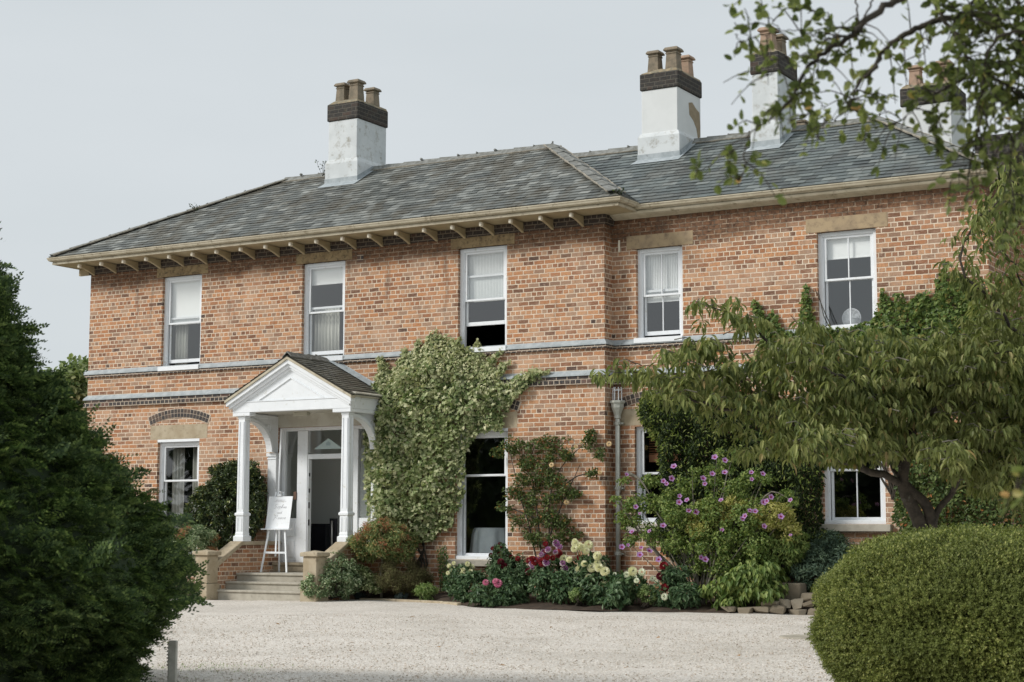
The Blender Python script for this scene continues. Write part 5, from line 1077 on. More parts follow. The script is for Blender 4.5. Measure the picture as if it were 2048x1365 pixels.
# the rose of Sharon
zh = lambda X, Y: (1220+X/3.7925, 880+Y/3.7925)
t = shrub('purple_hibiscus', 'big loose shrub covered in mauve flowers in front of the wing', 'shrub', (1400, -1.25),
          [(1275, 1010, 34, 22, -1.3), (1262, 1040, 30, 16, -1.4), (1300, 965, 26, 16, -1.1), (1330, 1010, 34, 26, -1.2), (1370, 975, 22, 22, -1.1), (1365, 1030, 40, 28, -1.4), (1420, 960, 26, 26, -1.1), (1450, 930, 22, 20, -1.1), (1470, 985, 34, 28, -1.2), (1510, 960, 26, 20, -1.1), (1540, 1005, 30, 14, -1.1), (1420, 1020, 36, 28, -1.5), (1500, 1030, 36, 26, -1.4), (1300, 1070, 26, 24, -1.4), (1350, 1085, 30, 24, -1.4), (1400, 1080, 34, 28, -1.5), (1450, 1075, 34, 32, -1.5), (1510, 1090, 40, 32, -1.4), (1260, 1080, 16, 14, -1.4), (1450, 1130, 34, 28, -1.4), (1400, 1130, 22, 22, -1.3), (1246, 962, 11, 7, -1.5), (1235, 1000, 12, 8, -1.5), (1572, 986, 14, 7, -1.3), (1474, 908, 11, 12, -1.2), (1440, 905, 9, 8, -1.2), (1585, 1005, 12, 8, -1.3), (1390, 945, 10, 10, -1.2), (1530, 960, 14, 8, -1.3)],
          'ovate', 'hib_leaf', .055, .036, 1.0, sub=.42, shell=.35, branch='bark_pale', nbr=1)
for a, b in ((125, 265), (465, 295), (405, 315), (430, 335), (485, 205), (775, 260), (870, 250), (705, 295), (720, 335), (1072, 250), (1158, 260), (1075, 300), (528, 428), (585, 460), (525, 475), (843, 460), (1220, 435), (1165, 475), (1190, 465), (1370, 460), (195, 510), (225, 560), (650, 550), (597, 540), (1060, 540), (1100, 545), (1005, 600), (1025, 580), (1168, 657), (168, 700), (300, 695), (403, 655), (138, 800), (90, 815), (237, 820), (297, 845), (228, 875), (690, 893), (722, 910), (1295, 585), (1370, 725), (850, 685), (795, 135), (870, 158), (370, 910)):
    bloom(t, 'mauve' if random.random() < .75 else 'mauve_half', at(*zh(a, b), -1.66), random.uniform(.75, 1.15))
m_ = MB()
for pth in [[(1400, 1195), (1392, 1140), (1380, 1080), (1390, 1000)], [(1405, 1195), (1375, 1120), (1330, 1050), (1290, 990)], [(1410, 1195), (1435, 1100), (1440, 1040), (1455, 940)], [(1412, 1195), (1450, 1120), (1500, 1040), (1540, 985), (1580, 1000)], [(1398, 1195), (1350, 1140), (1290, 1080), (1240, 1000), (1252, 950)], [(1440, 1100), (1420, 1050), (1395, 1010)], [(1253, 945), (1280, 960), (1300, 990)]]:
    P = smooth_path([at(a, b, -1.3) for a, b in pth], 14); m_.tube(P, np.linspace(.035, .008, 14), 6)
m_.build('trunk', M['bark_pale'], t, smooth=True)
shrub('golden_shrub', 'yellow variegated shrub showing through the purple-flowered one', 'shrub', (1470, -.7), [(1410, 1050, 34, 30, -1.25), (1465, 1020, 36, 26, -1.2), (1400, 1030, 18, 30, -.8), (1545, 1030, 42, 26, -1.2), (1575, 1060, 28, 30, -1.1), (1430, 1110, 28, 34, -.7), (1415, 1015, 20, 14, -.9), (1500, 1012, 26, 12, -.9)], 'ovate', 'gold_leaf', .055, .026, 1.8)
shrub('wisteria_shrub', 'green shrub with narrow leaves at the right end of the bed', 'shrub', (1560, -1.0), [(1560, 1100, 42, 42, -1.0), (1520, 1130, 40, 34, -1.1), (1590, 1080, 26, 24, -1.0)], 'lance', 'hib_leaf', .09, .028, 1.9, droop=.8)
shrub('fan_leaved_shrub', 'shrub with layered pointed light green leaves over the stone edging', 'shrub', (1500, -1.5), [(1480, 1165, 52, 22, -1.6), (1530, 1180, 46, 16, -1.5), (1440, 1185, 34, 22, -1.6), (1520, 1145, 52, 18, -1.5), (1460, 1200, 26, 10, -1.7)], 'ovate', 'hib_leaf', .12, .06, 2.0, droop=1.0, up=1.2, sub=.5)
shrub('grey_green_shrub', 'feathery grey-green shrub above the stone block at the wing wall', 'shrub', (1640, -.9), [(1650, 1140, 42, 40, -.8), (1620, 1150, 34, 32, -.9), (1600, 1110, 24, 26, -.6), (1690, 1130, 34, 40, -.7), (1660, 1090, 34, 22, -.4)], 'lance', 'shade_leaf', .09, .02, 2.)
# stones
t = thing('stone_edging', 'low rubble stone edging at the gravel below the wing bed', 'stone edging', tuple(at(1520, 1220, -1.7)*[1, 1, 0]))
def rock(mb, c, r):
    u_ = unit(22); V = [np.array(c)+np.clip(q*1.25, -.75, .75)*np.array(r)*(1+rng.normal()*.09) for q in u_]
    bm = __import__('bmesh').new(); [bm.verts.new(v) for v in V]; res = __import__('bmesh').ops.convex_hull(bm, input=bm.verts)
    bm.verts.ensure_lookup_table(); bm.verts.index_update(); lone = [v for v in bm.verts if not v.link_faces]
    for v in lone: bm.verts.remove(v)
    bm.verts.index_update(); mb.add([v.co for v in bm.verts], [[v.index for v in f.verts] for f in bm.faces]); bm.free()
M['rock'] = mat_island('garden_stone', [(0, (.15, .125, .09)), (.5, (.22, .185, .135)), (1, (.30, .26, .20))], .9, .9)
m_ = MB()
x0, x1 = at(1432, 1220, -1.85)[0], at(1660, 1215, -1.5)[0]; x = x0
n_st = 0
for row in range(3):
    x = x0+(.0, .7, 1.3)[row]+random.uniform(0, .1)
    while x < x1:
        w_ = random.uniform(.05, .2); h_ = random.uniform(.05, .11); y = -1.92+.35*(x-x0)/(x1-x0)+row*.11+random.uniform(-.03, .03)
        rock(m_, (x+w_, y, .05+row*.11+random.uniform(-.02, .03)), (w_, random.uniform(.08, .14), h_)); x += w_*1.6
m_.build('stones', M['rock'], t)
q = at(1580, 1165, -1.3); t = thing('stone_block', 'squared stone block standing on the rubble edging at the wing bed', 'stone', (q[0], -1.3, .2)); m_ = MB(); m_.box(q[0]-.22, q[0]+.22, -1.42, -1.1, .18, .50); m_.build('block', M['rock'], t, bevel=.03, seg=2)
t = thing('kerb_stone', 'long pale stone kerb along the bed right of the steps', 'kerb', (-4., -1.1, 0))
m_ = MB(); kp = [tuple(q) for q in edge if -4.85 < q[0] < -1.9]
for i in range(0, len(kp)-5, 5): m_.sweep(kp[i:i+6], [(.0, -.02), (.09, -.02), (.09, .065+random.uniform(-.01, .006)), (.0, .07)])
m_.build('kerb', M['stone'], t, bevel=.01)
q = at(1592, 1279, -8); q = CAM+(_ray(1592, 1279))*(-CAM[2]/_ray(1592, 1279)[2]); t = thing('drain_cover', 'flat grey drain cover in the gravel beside the clipped bush', 'drain cover', (q[0], q[1], .0))
m_ = MB(); m_.lathe((q[0]+.1, q[1], .005), [(.30, 0), (.30, .035), (.27, .037)], 28); m_.build('cover', M['step'], t); m_ = MB()
for k in range(-4, 5): m_.box(q[0]+.1-.2, q[0]+.1+.2, q[1]+k*.045-.008, q[1]+k*.045+.008, .043, .049)
m_.build('grip_bars', M['step'], t)
# weeds on the roof
for (px, py, Y, h_, lb) in ((645, 345, 2.3, .42, 'wispy weed growing on the ridge at the left side of the front chimney'), (388, 418, .9, .18, 'small dark weed growing on the left hip of the front roof'), (1236, 383, -.55, .12, 'tiny weed at the right corner of the front roof hip')):
    b = at(px, py+8, Y); t = thing('roof_weed', lb, 'weed', tuple(b)); m_ = MB(); lm = LM(); n = 7 if h_ > .2 else 5; tips = []
    for _ in range(n):
        e_ = b+np.array([rng.normal()*.09, rng.normal()*.05, h_*rng.uniform(.5, 1.1)]); P = smooth_path([b, (b+e_)/2+rng.normal(size=3)*.03, e_], 6); m_.tube(P, .004, 4); tips += [P[k]+rng.normal(size=3)*.02 for k in (2, 3, 4, 5, 5)]
    lm.leaves('ovate', np.array(tips), unit(len(tips)), unit(len(tips)), .045, .03); m_.build('stem', M['twig'], t); lm.build('foliage', M['laurel'] if 0 else M['climber'], t)
# a little grass creeping into the gravel at the very front
lm = LM(); n = 900; px_ = rng.normal(430, 75, n); py_ = rng.uniform(1332, 1400, n); P = []
for a, b in zip(px_, py_): d = _ray(a, b); P.append(CAM-d*CAM[2]/d[2])
P = np.array(P); P[:, 2] = .012; lm.leaves('lance', P, unit(n)*.5+np.array([0, 0, .9]), unit(n), sized(n, .028, .4), sized(n, .007, .4))
tag(lm.build('creeping_grass', M['pale_leaf']), 'sparse grass and moss creeping into the gravel by the post', 'grass', kind='stuff')
# fallen leaves on the drive
ml = mat_leaf('fallen_leaf', [(0, (.20, .09, .03)), (1, (.42, .24, .08))], .1, .7); lf = None
for (px, py) in ((880, 1302), (1100, 1262), (1320, 1282), (700, 1310), (1480, 1320), (1010, 1340), (560, 1256), (1250, 1345), (820, 1240)):
    d = _ray(px, py); p = CAM-d*CAM[2]/d[2]; p[2] = .04
    if lf is None:
        lm = LM(); lm.leaves('ovate', np.zeros((1, 3)), np.array([[1, 0, .1]]), np.array([[0, .1, 1.]]), .07, .05); lf = lm.build('fallen_leaf', ml); o = lf
    else: o = lf.copy(); COL.objects.link(o)
    o.location = p; o.rotation_euler = (random.uniform(-.3, .3), random.uniform(-.3, .3), random.uniform(0, 6)); tag(o, 'dry brown leaf lying on the pale gravel drive', 'leaf', 'fallen leaves on the gravel')

# ================================================================== yew on the left
YD = 14.; ax = atd(-255, 1066, YD); ax[2] = 0
prof = [(0, 2.26), (.30, 2.30), (.5, 2.46), (.65, 2.60), (.8, 2.62), (1.0, 2.54), (1.33, 2.33), (1.78, 1.92), (2.27, 1.60), (2.68, 1.28), (3.05, 1.08), (3.45, .92), (3.9, .62), (4.4, .25), (4.6, .05)]
pz, pr_ = np.array([p[0] for p in prof]), np.array([p[1] for p in prof])
def frond_tmpl(n_side=7, seed=0):
    """a flat feathery spray, 1 long, needles both sides of every shoot"""
    V = []; F = []
    def needle(p, d, w, L, lift):
        d = np.array([d[0], d[1], lift]); b = np.array([-d[1], d[0], 0])*w; k = len(V); p = np.array(p)
        V.extend([p, p+d*L*.5-b, p+d*L, p+d*L*.5+b]); F.append((k, k+1, k+2, k+3))
    def shoot(p, a, L, z):
        m = max(4, int(L/.066)); dr = np.array([cos(a), sin(a)])
        for i in range(m):
            f = i/m; q = (p[0]+dr[0]*L*f, p[1]+dr[1]*L*f, z+.10*L*f-.5*L*f*f)
            for s in (-1, 1): aa = a+s*random.uniform(.75, 1.05); needle(q, (cos(aa), sin(aa)), .034, random.uniform(.12, .17)*(1-.45*f), random.uniform(-.1, .5))
        needle((p[0]+dr[0]*L*.95, p[1]+dr[1]*L*.95, z-.4*L), (dr[0], dr[1]), .022, .1, 0)
    shoot((0, 0), 0, .95, 0)
    for i in range(n_side):
        f = .12+.75*i/n_side
        for s in (-1, 1): shoot((f, 0), s*random.uniform(.55, .85), (1-f)*random.uniform(.42, .6), random.uniform(-.03, .03)-.25*f*f)
    return np.array(V), F
def frames(O, N, droop=.0):
    """frame per point: X along the shoot"""
    X = nrm(O); Z = nrm(N-(N*X).sum(1)[:, None]*X); return X, np.cross(Z, X), Z
t = thing('yew_tree', 'tall dark yew with feathery shoots filling the left edge', 'tree', tuple(ax))
lm = LM(); tms = [frond_tmpl(4) for _ in range(3)]
cam_dir = math.atan2(CAM[1]-ax[1], CAM[0]-ax[0])
for tm in tms:
    n = 3000; z = rng.uniform(0.02, 4.5, n*2); keep = rng.uniform(0, 2.6, n*2) < np.interp(z, pz, pr_); z = z[keep][:n]; n = len(z)
    th = cam_dir+rng.uniform(-1.75, 1.9, n); lay = rng.uniform(.86, .99, n); und = 1+.05*np.sin(th*5+z*2.4)+.04*np.sin(th*9-z*4)+.03*np.sin(th*17+z*9)-.03
    R = np.interp(z, pz, pr_)*lay*und-.10; o = np.stack([np.cos(th), np.sin(th), np.zeros(n)], 1)
    P = ax+o*R[:, None]+np.array([0, 0, 1])*z[:, None]
    slope = np.interp(z+.1, pz, pr_)-np.interp(z-.1, pz, pr_); tn = np.stack([-np.sin(th), np.cos(th), np.zeros(n)], 1)
    O = nrm(o*.9+tn*rng.normal(size=n)[:, None]*.55+np.array([0, 0, 1])*(rng.uniform(-.1, .9, n))[:, None]); N = nrm(np.array([0, 0, 1])+o*.6+unit(n)*.5)
    X, Y, Z = frames(O, N); s = rng.uniform(.13, .26, n)*np.where(rng.random(n) < .12, 1.5, 1); lm.stamp(tm, P, X, Y, Z, s, s)
tm = frond_tmpl(2); n = 420; z = rng.uniform(.4, 4.4, n); th = cam_dir+rng.uniform(-1.9, 1.9, n); o = np.stack([np.cos(th), np.sin(th), np.zeros(n)], 1)
P = ax+o*(np.interp(z, pz, pr_)-.16)[:, None]+np.array([0, 0, 1])*z[:, None]; O = nrm(o+unit(n)*.35+np.array([0, 0, 1])*rng.uniform(.1, 1.0, n)[:, None]); X, Y, Z = frames(O, unit(n)); s = rng.uniform(.26, .42, n); lm.stamp(tm, P, X, Y, Z, s, s*.8)
lm.build('crown', M['yew'], t)
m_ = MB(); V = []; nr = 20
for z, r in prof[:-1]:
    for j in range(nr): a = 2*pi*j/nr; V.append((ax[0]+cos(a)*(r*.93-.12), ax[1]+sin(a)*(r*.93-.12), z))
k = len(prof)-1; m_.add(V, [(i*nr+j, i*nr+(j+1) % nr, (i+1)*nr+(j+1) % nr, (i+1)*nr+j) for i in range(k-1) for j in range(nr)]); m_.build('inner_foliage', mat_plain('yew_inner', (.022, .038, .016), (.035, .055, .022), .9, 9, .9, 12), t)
m_ = MB(); m_.tube([ax, ax+[0, 0, 2.5], ax+[.05, 0, 5.2]], [.16, .1, .02], 8); m_.build('trunk', M['bark'], t)
# post at the foot of the yew
p = atd(345, 1340, 14.2); p[2] = 0; t = thing('garden_post', 'slim pale grey post with ribbed side at the foot of the yew', 'post', tuple(p))
m_ = MB(); w_ = .034; topz = atd(345, 1282, 14.2)[2]; m_.obox(p+[0, 0, topz/2], RT*[1, 1, 0]*w_, FW*[1, 1, 0]*w_, (0, 0, topz/2)); po = m_.build('post', M['wood_post'], t, bevel=.006)
m_ = MB()
for k in range(7): m_.obox(p+np.array([0, 0, topz-.03-k*.028])-RT*[1, 1, 0]*w_, RT*[1, 1, 0]*.012, FW*[1, 1, 0]*.03, (0, 0, .008))
m_.build('rib', M['white_dirty'], t, bevel=.004)

# ================================================================== clipped bush on the right
BD = 13.2; c = atd(1958, 1250, BD); s = FPX/BD; c = c+[0, 0, 0]; R = np.array([318/s, 318/s*.85, 184/s]); c[2] = c[2]
t = thing('clipped_bush', 'large clipped rounded yellow-green bush at the lower right', 'bush', (c[0], c[1], 0))
def sprig_tmpl():
    V = []; F = []
    for i in range(8):
        f = i/8; a = i*2.4; p = np.array([f, .05*sin(i), .05*cos(i)]); d = nrm(np.array([.75, cos(a)*.8, sin(a)*.8])); b = nrm(np.cross(d, [1, .2, .1]))*.09; k = len(V); L = .34
        V.extend([p, p+d*L*.5-b, p+d*L, p+d*L*.5+b]); F.append((k, k+1, k+2, k+3))
    return np.array(V), F
lm = LM(); tms = [sprig_tmpl() for _ in range(2)]; f1 = bump_field(30, .12, .8)
def superell(d, e=2.5):                            # a little boxier than an ellipsoid
    return d/((np.abs(d)**e).sum(1)**(1/e))[:, None]
for tm in tms:
    n = 40000; d = unit(n); d = d[(d@(-FW) > -.35)]; n = len(d); q = superell(d); th = np.arctan2(d[:, 1], d[:, 0]); w_ = 1+.06*f1(th*1.1, d[:, 2]*1.3)
    P = c+q*R*(w_*rng.uniform(.90, .985, n))[:, None]; O = nrm(d/R+unit(n)*.55+np.array([0, 0, .25])); k = P[:, 2] > .02; P, O = P[k], O[k]
    X, Y, Z = frames(O, unit(len(P))); s_ = rng.uniform(.035, .07, len(P)); lm.stamp(tm, P, X, Y, Z, s_, s_)
d = unit(1100); d = d[(d@(-FW) > -.3) & (d[:, 2] > -.5)]; n = len(d); q = superell(d); P = c+q*R*rng.uniform(.93, .975, n)[:, None]; O = nrm(d/R+unit(n)*.5+np.array([0, 0, .5])); k = P[:, 2] > .02; P, O = P[k], O[k]
X, Y, Z = frames(O, unit(len(P))); s_ = rng.uniform(.05, .09, len(P)); lm.stamp(tms[0], P, X, Y, Z, s_, s_*.6)
lm.build('foliage', M['box'], t)
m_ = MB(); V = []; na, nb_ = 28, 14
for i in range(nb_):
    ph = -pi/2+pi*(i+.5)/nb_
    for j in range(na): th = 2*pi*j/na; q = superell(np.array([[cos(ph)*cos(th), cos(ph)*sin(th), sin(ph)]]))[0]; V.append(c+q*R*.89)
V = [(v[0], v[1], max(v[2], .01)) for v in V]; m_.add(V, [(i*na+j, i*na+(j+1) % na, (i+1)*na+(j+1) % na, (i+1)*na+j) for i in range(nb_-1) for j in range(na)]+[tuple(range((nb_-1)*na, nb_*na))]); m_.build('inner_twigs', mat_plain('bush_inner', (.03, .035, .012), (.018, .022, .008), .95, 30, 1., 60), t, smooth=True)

# ================================================================== cherry
CD = 19.2
t = thing('cherry_tree', 'spreading cherry tree with drooping olive leaves in front of the wing', 'tree', tuple(atd(1852, 1066, CD)*[1, 1, 0]))
trk = MB(); tw = MB(); TP = []
def limb(pts, r0, r1, n=22, mb=None):
    P = smooth_path([atd(a, b, d) for a, b, d in pts], n); P[1:-1] += rng.normal(size=(n-2, 3))*.012; (mb or trk).tube(P, np.linspace(r0*.68, r1*.7, n), 8); return P
b = atd(1855, 1066, CD); g0 = b*[1, 1, 0]
trk.tube(smooth_path([g0, g0+[.0, 0, .7], atd(1841, 1054, CD), atd(1807, 975, CD), atd(1813, 910, CD), atd(1820, 858, CD)], 26), np.linspace(.105, .045, 26), 10)
trk.tube(smooth_path([g0+[.12, .05, 0], g0+[.1, .05, .7], atd(1868, 1044, CD), atd(1903, 989, CD), atd(1922, 955, CD-.2), atd(1980, 900, CD-.4)], 26), np.linspace(.055, .02, 26), 8)
trk.tube(smooth_path([g0+[.05, .0, .3], atd(1862, 1040, CD), atd(1825, 985, CD), atd(1800, 960, CD)], 14), np.linspace(.075, .05, 14), 8)
L_ = [([(1800, 965, CD), (1727, 937, CD-.2), (1669, 913, CD-.3), (1600, 893, CD-.3), (1540, 862, CD)], .07, .02), ([(1820, 858, CD), (1841, 793, CD), (1869, 738, CD+.1), (1890, 680, CD+.2)], .06, .015),
      ([(1727, 937, CD-.2), (1640, 870, CD), (1543, 813, CD), (1511, 792, CD), (1485, 763, CD), (1427, 718, CD), (1393, 692, CD)], .055, .008), ([(1640, 870, CD), (1560, 835, CD-.3), (1469, 821, CD-.3), (1400, 805, CD-.3), (1358, 784, CD-.3), (1305, 753, CD-.3), (1216, 742, CD-.3)], .04, .006),
      ([(1807, 940, CD), (1740, 850, CD+.4), (1650, 770, CD+.5), (1577, 716, CD+.5), (1530, 679, CD+.5), (1490, 650, CD+.5), (1453, 623, CD+.5), (1390, 602, CD+.5)], .05, .005),
      ([(1813, 910, CD), (1780, 830, CD-.6), (1720, 770, CD-.9), (1650, 740, CD-1.), (1600, 700, CD-1.)], .045, .01), ([(1820, 880, CD), (1860, 830, CD-.6), (1920, 770, CD-.8), (1960, 720, CD-.9), (2030, 700, CD-.9)], .045, .01),
      ([(1922, 955, CD-.2), (1960, 860, CD), (2010, 780, CD), (2060, 720, CD)], .04, .012), ([(2100, 760, CD-.5), (2060, 690, CD-.6), (2005, 634, CD-.7), (1964, 581, CD-.7), (1926, 540, CD-.7), (1935, 464, CD-.7), (1975, 425, CD-.7), (2020, 380, CD-.7)], .035, .01),
      ([(2120, 720, CD-.3), (2060, 600, CD-.3), (2020, 520, CD-.3), (1985, 470, CD-.3)], .025, .006), ([(1980, 900, CD-.4), (2060, 850, CD-.4), (2120, 740, CD-.4)], .03, .03),
      ([(1840, 890, CD-.2), (1880, 900, CD-1.2), (1930, 905, CD-1.8)], .025, .008), ([(1800, 965, CD), (1760, 900, CD+.9), (1700, 850, CD+1.3), (1640, 800, CD+1.5)], .04, .01), ([(1760, 880, CD-.4), (1700, 880, CD-1.3), (1620, 880, CD-1.6)], .03, .008)]
for pts, r0, r1 in L_:
    P = limb(pts, r0, r1); k = int(len(P)*.35)
    for q in P[k:]:
        for _ in range(2 if pts[-1][0] < 1560 else 3): TP.append(q+rng.normal(size=3)*[.09, .14, .07])
for px, py, rx, ry in ((1240, 750, 18, 6), (1285, 752, 24, 12), (1320, 755, 26, 22), (1345, 715, 26, 12), (1375, 740, 30, 34), (1400, 700, 26, 22), (1425, 690, 22, 14), (1395, 605, 16, 5), (1465, 610, 10, 6), (1460, 635, 14, 8), (1500, 655, 16, 14), (1520, 730, 30, 16), (1450, 745, 36, 28), (1420, 770, 40, 24), (1470, 800, 44, 26), (1390, 790, 24, 14), (1345, 780, 30, 14), (1540, 700, 22, 14), (1500, 830, 30, 16), (1490, 905, 26, 10), (1540, 880, 40, 24), (1530, 820, 40, 24), (1560, 760, 46, 30),
                      (1590, 700, 40, 28), (1620, 665, 34, 20), (1650, 720, 56, 34), (1640, 790, 56, 40), (1600, 840, 54, 32), (1560, 880, 30, 20), (1690, 700, 46, 30), (1730, 740, 56, 40), (1700, 800, 60, 44), (1680, 860, 56, 34), (1770, 690, 46, 26), (1800, 740, 56, 44), (1780, 810, 60, 46), (1760, 870, 56, 34), (1660, 890, 40, 20), (1850, 700, 50, 30), (1880, 760, 60, 50), (1870, 840, 60, 50), (1930, 700, 50, 44), (1960, 780, 60, 56), (1950, 860, 60, 56), (2010, 700, 50, 60), (2030, 800, 40, 70), (2020, 900, 50, 60), (1890, 900, 50, 26), (1930, 930, 52, 22), (1720, 905, 30, 20), (1985, 640, 40, 24), (2030, 620, 30, 50), (1960, 590, 22, 24), (1940, 520, 14, 34), (1985, 460, 34, 30), (2025, 420, 34, 60), (1975, 415, 26, 30), (2030, 340, 26, 30), (1950, 570, 16, 20), (2010, 560, 26, 30), (1985, 960, 60, 30), (2050, 960, 40, 60), (1500, 915, 22, 9), (1540, 905, 34, 16), (1590, 905, 30, 16), (1640, 915, 26, 14), (1700, 915, 26, 12), (1460, 850, 20, 8), (1790, 905, 34, 20), (1850, 900, 40, 22), (1900, 935, 30, 16), (1960, 925, 40, 24)):
    n = int(rx*ry/(52 if px < 1560 else 80 if (px > 1925 and py < 660) else 34))+2; q = rng.normal(size=(n, 3))*.52; nu = rng.uniform(-1, 1, n)
    for i in range(n): TP.append(atd(px+q[i, 0]*rx, py-6+q[i, 1]*ry, CD+nu[i]*min(1.3, rx/60+.1)))
TP = np.array(TP); cf = bump_field(26, .35, 1.6); cv = cf(TP@RT, TP[:, 2])+.4*cf(TP@FW, TP@RT); TP = TP[(cv > -.34) | (rng.random(len(TP)) < .35)]; lm = LM()
for k in range(9):
    n = len(TP); a = rng.uniform(0, 2*pi, n); o = np.stack([np.cos(a), np.sin(a), np.zeros(n)], 1); P = TP+o*rng.uniform(0, .07, n)[:, None]+np.array([0, 0, 1])*rng.uniform(-.05, .05, n)[:, None]
    D = nrm(o*rng.uniform(.25, .95, n)[:, None]+np.array([0, 0, -1])*rng.uniform(.35, 1.1, n)[:, None]); N = nrm(o*.8+np.array([0, 0, .55])+unit(n)*.35); lm.leaves('cherry', P, D, N, sized(n, .12, .3), sized(n, .042, .3))
lm.build('crown', M['cherry'], t)
for i in rng.choice(len(TP), 700, replace=False):
    q = TP[i]; d = unit(1)[0]*.16; d[2] = -abs(d[2])*.3; tw.tube([q-d*1.3+[0, 0, -.03], q-d*.4+[0, 0, .02], q+d*.3], [.007, .005, .003], 4)
trk.build('trunk', M['bark'], t, smooth=True); tag(tw.build('branches', M['bark_pale'], t), kind='stuff')

# ================================================================== overhanging tree, top right
t = thing('overhanging_apple_tree', 'near apple tree whose leafy branches hang across the upper right sky', 'tree', tuple((CAM+_ray(2700, 1066)*6.6)*[1, 1, 0]))
tr = MB(); tw = MB(); LP = []; LD = []
tb = (CAM+_ray(2700, 1066)*6.6)*[1, 1, 0]
tr.tube(smooth_path([tb, tb+[.1, .1, 1.2], tb+[0, .05, 2.6], (CAM+_ray(2480, -150)*6.6)], 20), np.linspace(.15, .07, 20), 10)
def abr(pts, r0, r1, dens=1., tl=.16, start=.0, droop=.0):
    P = smooth_path([atd(a, b, d) for a, b, d in pts], 8*len(pts)); P[1:-1] += rng.normal(size=(len(P)-2, 3))*.0035; tr.tube(P, np.maximum(np.linspace(r0, 0, len(P))**1.0*.55, r1*.9), 6)
    Ln = np.linalg.norm(np.diff(P, axis=0), axis=1).sum(); n = int(Ln*(16 if pts[-1][0] > 1760 else 14)*dens)
    for _ in range(n):
        f = rng.uniform(start, 1); i = min(int(f*(len(P)-1)), len(P)-2); p = P[i]+(P[i+1]-P[i])*rng.uniform(); T_ = nrm(P[i+1]-P[i]); d = nrm(T_*.5+unit(1)[0]*.9+np.array([0, 0, -.15-droop])); L = tl*rng.uniform(.35, 1.2)
        q = smooth_path([p, p+d*L*.5+[0, 0, .012], p+d*L+[0, 0, -.02-.05*L]], 5); tw.tube(q, [.0030, .0026, .0022, .0018, .0014], 4)
        m = rng.integers(3, 8)
        for k in range(m): j = rng.uniform(.25, 1); z_ = q[min(4, int(j*4.99))]; LP.append(z_+rng.normal(size=3)*.006); LD.append(nrm(d*.5+unit(1)[0]+np.array([0, 0, -.25])))
A6 = 6.3
abr([(2480, -150, 6.6), (2200, -60, 6.5), (1990, -20, 6.4), (1880, -40, 6.3), (1794, 0, A6), (1717, 55, 6.2), (1708, 70, 6.2), (1625, 123, 6.2), (1588, 190, 6.1), (1548, 234, 6.1), (1498, 270, 6.), (1490, 338, 6.)], .04, .003, .85, start=.42)
abr([(2480, -150, 6.6), (2300, -20, 6.7), (2060, 20, 6.6), (1900, 35, 6.5), (1825, 62, 6.5), (1772, 98, 6.5), (1748, 138, 6.4), (1717, 166, 6.4), (1705, 200, 6.4), (1686, 228, 6.4), (1631, 255, 6.4)], .035, .003, .9, start=.35)
abr([(1708, 70, 6.2), (1655, 77, 6.1), (1600, 62, 6.1), (1563, 62, 6.), (1501, 74, 6.), (1471, 46, 6.)], .006, .002, 1.1)
abr([(1690, 110, 6.2), (1650, 40, 6.2), (1600, 10, 6.1), (1560, -20, 6.1)], .005, .002, 1.1)
abr([(1717, 55, 6.2), (1712, -10, 6.2), (1705, -60, 6.2)], .006, .004, .6); abr([(1720, 50, 6.2), (1745, 0, 6.2), (1760, -40, 6.2)], .006, .004, .3)
abr([(1640, 125, 6.2), (1600, 110, 6.1), (1560, 120, 6.1), (1540, 150, 6.)], .004, .002, 1.2); abr([(1660, 100, 6.2), (1640, 150, 6.2), (1600, 170, 6.2)], .004, .002, 1.3)
abr([(1560, 60, 6.), (1530, 20, 6.), (1515, -20, 6.)], .004, .002, 1.5); abr([(1500, 75, 6.), (1485, 85, 6.), (1470, 70, 6.)], .003, .002, 1.3, .08)
abr([(1588, 190, 6.1), (1620, 190, 6.1), (1650, 215, 6.1)], .003, .002, 1.2, .1); abr([(1548, 234, 6.1), (1590, 240, 6.1), (1630, 225, 6.1)], .003, .0015, 1., .08)
abr([(1700, 180, 6.4), (1722, 225, 6.4), (1728, 250, 6.4), (1729, 290, 6.4)], .003, .002, .5, .05, start=.75); abr([(1705, 200, 6.4), (1745, 205, 6.4), (1765, 215, 6.4)], .003, .002, 1., .08)
abr([(1498, 270, 6.), (1470, 300, 5.9), (1440, 317, 5.9), (1397, 345, 5.9)], .003, .0015, .9, .07, start=.3); abr([(1490, 330, 6.), (1482, 355, 6.), (1476, 362, 6.)], .003, .0015, 1.6, .08); abr([(1631, 255, 6.4), (1640, 280, 6.4)], .003, .002, 1., .06)
abr([(2480, -150, 6.6), (2150, -80, 6.5), (1950, -60, 6.4), (1871, 0, 6.4), (1911, 62, 6.3), (1932, 108, 6.3), (1994, 160, 6.3), (2060, 200, 6.3)], .03, .006, .9, start=.5)
abr([(2200, 60, 6.6), (2100, 110, 6.5), (1990, 130, 6.4), (1901, 172, 6.4), (1840, 215, 6.3), (1778, 255, 6.3)], .02, .002, 1.4, start=.3); abr([(1870, 60, 6.4), (1850, 100, 6.4), (1830, 130, 6.4)], .005, .002, .9, .1)
abr([(1900, 170, 6.4), (1880, 190, 6.3), (1850, 180, 6.3), (1830, 150, 6.3)], .004, .002, 1.5, .12); abr([(1880, 230, 6.3), (1860, 260, 6.3), (1900, 270, 6.3)], .004, .002, 1.4, .1)
abr([(2200, 40, 6.3), (2080, 60, 6.2), (1990, 80, 6.2), (1963, 185, 6.2), (1957, 261, 6.2), (1938, 323, 6.2), (1901, 365, 6.2)], .016, .002, 1.3, start=.3, droop=.4); abr([(1990, 150, 6.2), (1985, 240, 6.2), (1950, 300, 6.2), (1945, 400, 6.1)], .006, .002, 1.3, droop=.4)
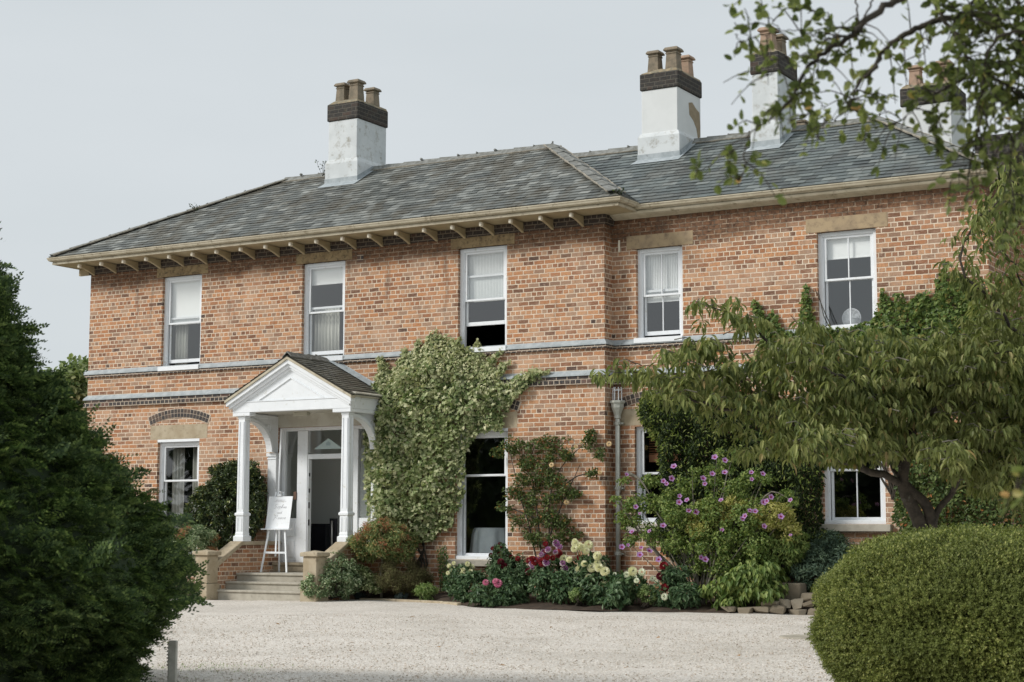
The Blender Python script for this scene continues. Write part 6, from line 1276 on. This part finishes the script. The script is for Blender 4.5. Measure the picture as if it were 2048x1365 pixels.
abr([(2200, 150, 6.3), (2100, 200, 6.2), (2040, 260, 6.2), (2020, 330, 6.2), (2030, 430, 6.1)], .014, .003, 1.6, start=.3, droop=.4)
for a in ((2120, -20, 2000, 40, 1940, 30), (2120, 40, 2030, 90, 1960, 110), (2140, 90, 2050, 140, 1990, 200), (2100, -60, 1960, -10, 1900, 60), (2160, 160, 2060, 230, 2000, 280), (2160, 0, 2070, 60, 2010, 150), (2100, -40, 2040, 10, 1970, 70), (2160, 220, 2080, 280, 2030, 310), (2050, -40, 1960, 10, 1900, 20), (2120, 100, 2060, 170, 1960, 215)):
    abr([(a[0], a[1], 6.5), (a[2], a[3], 6.4), (a[4], a[5], 6.3)], .012, .002, 2.2, .2)
abr([(2180, 880, 4.6), (2090, 930, 4.5), (2050, 955, 4.5), (2030, 985, 4.5)], .01, .002, .8, .07, start=.6); abr([(2180, 420, 5.2), (2110, 430, 5.2), (2055, 445, 5.2)], .01, .002, 1.0, .07, start=.7); 
tr.tube(smooth_path([tb+[0, .05, 2.2], (CAM+_ray(2350, 500)*5.6), (CAM+_ray(2110, 430)*5.2)], 14), np.linspace(.04, .008, 14), 6); tr.tube(smooth_path([tb+[0, .05, 1.6], (CAM+_ray(2350, 850)*5.2), (CAM+_ray(2180, 880)*4.6)], 14), np.linspace(.03, .008, 14), 6)
tr.tube(smooth_path([tb+[0, .05, 2.5], (CAM+_ray(2400, 60)*6.4), (CAM+_ray(2200, 60)*6.5)], 14), np.linspace(.05, .016, 14), 6)
tr.build('trunk', M['twig'], t, smooth=True); tag(tw.build('branches', M['twig'], t), kind='stuff')
LP = np.array(LP); LD = np.array(LD); n = len(LP); lm = LM(); lm.leaves('round', LP, LD, nrm(unit(n)*.9+np.array([0, 0, .6])), sized(n, .036, .4), sized(n, .024, .3)); lm.build('crown', M['apple'], t)

# ================================================================== trees beyond
def far_tree(name, label, c, R, trunk_r, mat, L, ns, per, group=None, sub=.3):
    t = thing(name, label, 'tree', (c[0], c[1], 0), group); lm = LM(); clumpy(lm, 'ovate', c, R, ns, sub*R.mean(), per, L, L*.6, up=.6, shell=.55); lm.build('crown', M[mat], t)
    m_ = MB(); m_.tube(smooth_path([(c[0], c[1], 0), (c[0]+.1, c[1], c[2]*.6), tuple(c)], 10), np.linspace(trunk_r, trunk_r*.4, 10), 8)
    for _ in range(8): e_ = c+unit(1)[0]*R*.7; m_.tube(smooth_path([(c[0], c[1], c[2]*.6), (c+e_)/2, e_], 6), np.linspace(trunk_r*.4, .03, 6), 5)
    m_.build('trunk', M['bark'], t); return t
c = atd(150, 850, 52); far_tree('garden_tree', 'pale green leafy tree behind the left corner of the house', c, np.array([1.5, 1.5, 2.0]), .15, 'far_tree', .24, 110, 60)
c = atd(60, 960, 60); far_tree('garden_tree', 'bushy tree low behind the yew left of the house', c, np.array([3., 3., 3.0]), .15, 'far_tree', .3, 110, 60)
# a belt of wood across the garden behind the photographer, which the ground floor panes mirror
lm = LM()
for x in np.arange(-50, 95, 5.): clumpy(lm, 'round', (x+rng.normal(), -62+rng.normal()*3, 3.8+rng.normal()*.6), (5.2, 3.5, 5.), 34, 1.9, 40, 1.3, 1.1, up=.6, shell=.5)
for x in np.arange(-60, -30, 7.): clumpy(lm, 'ovate', (x, -50+(x+30)*-1.2, 4.), (5.2, 4.5, 4.8), 20, 1.7, 34, .95, .7, up=.6, shell=.6)
tag(lm.build('woodland', M['wood_far']), 'dark belt of trees across the garden facing the house', 'woodland', kind='stuff')
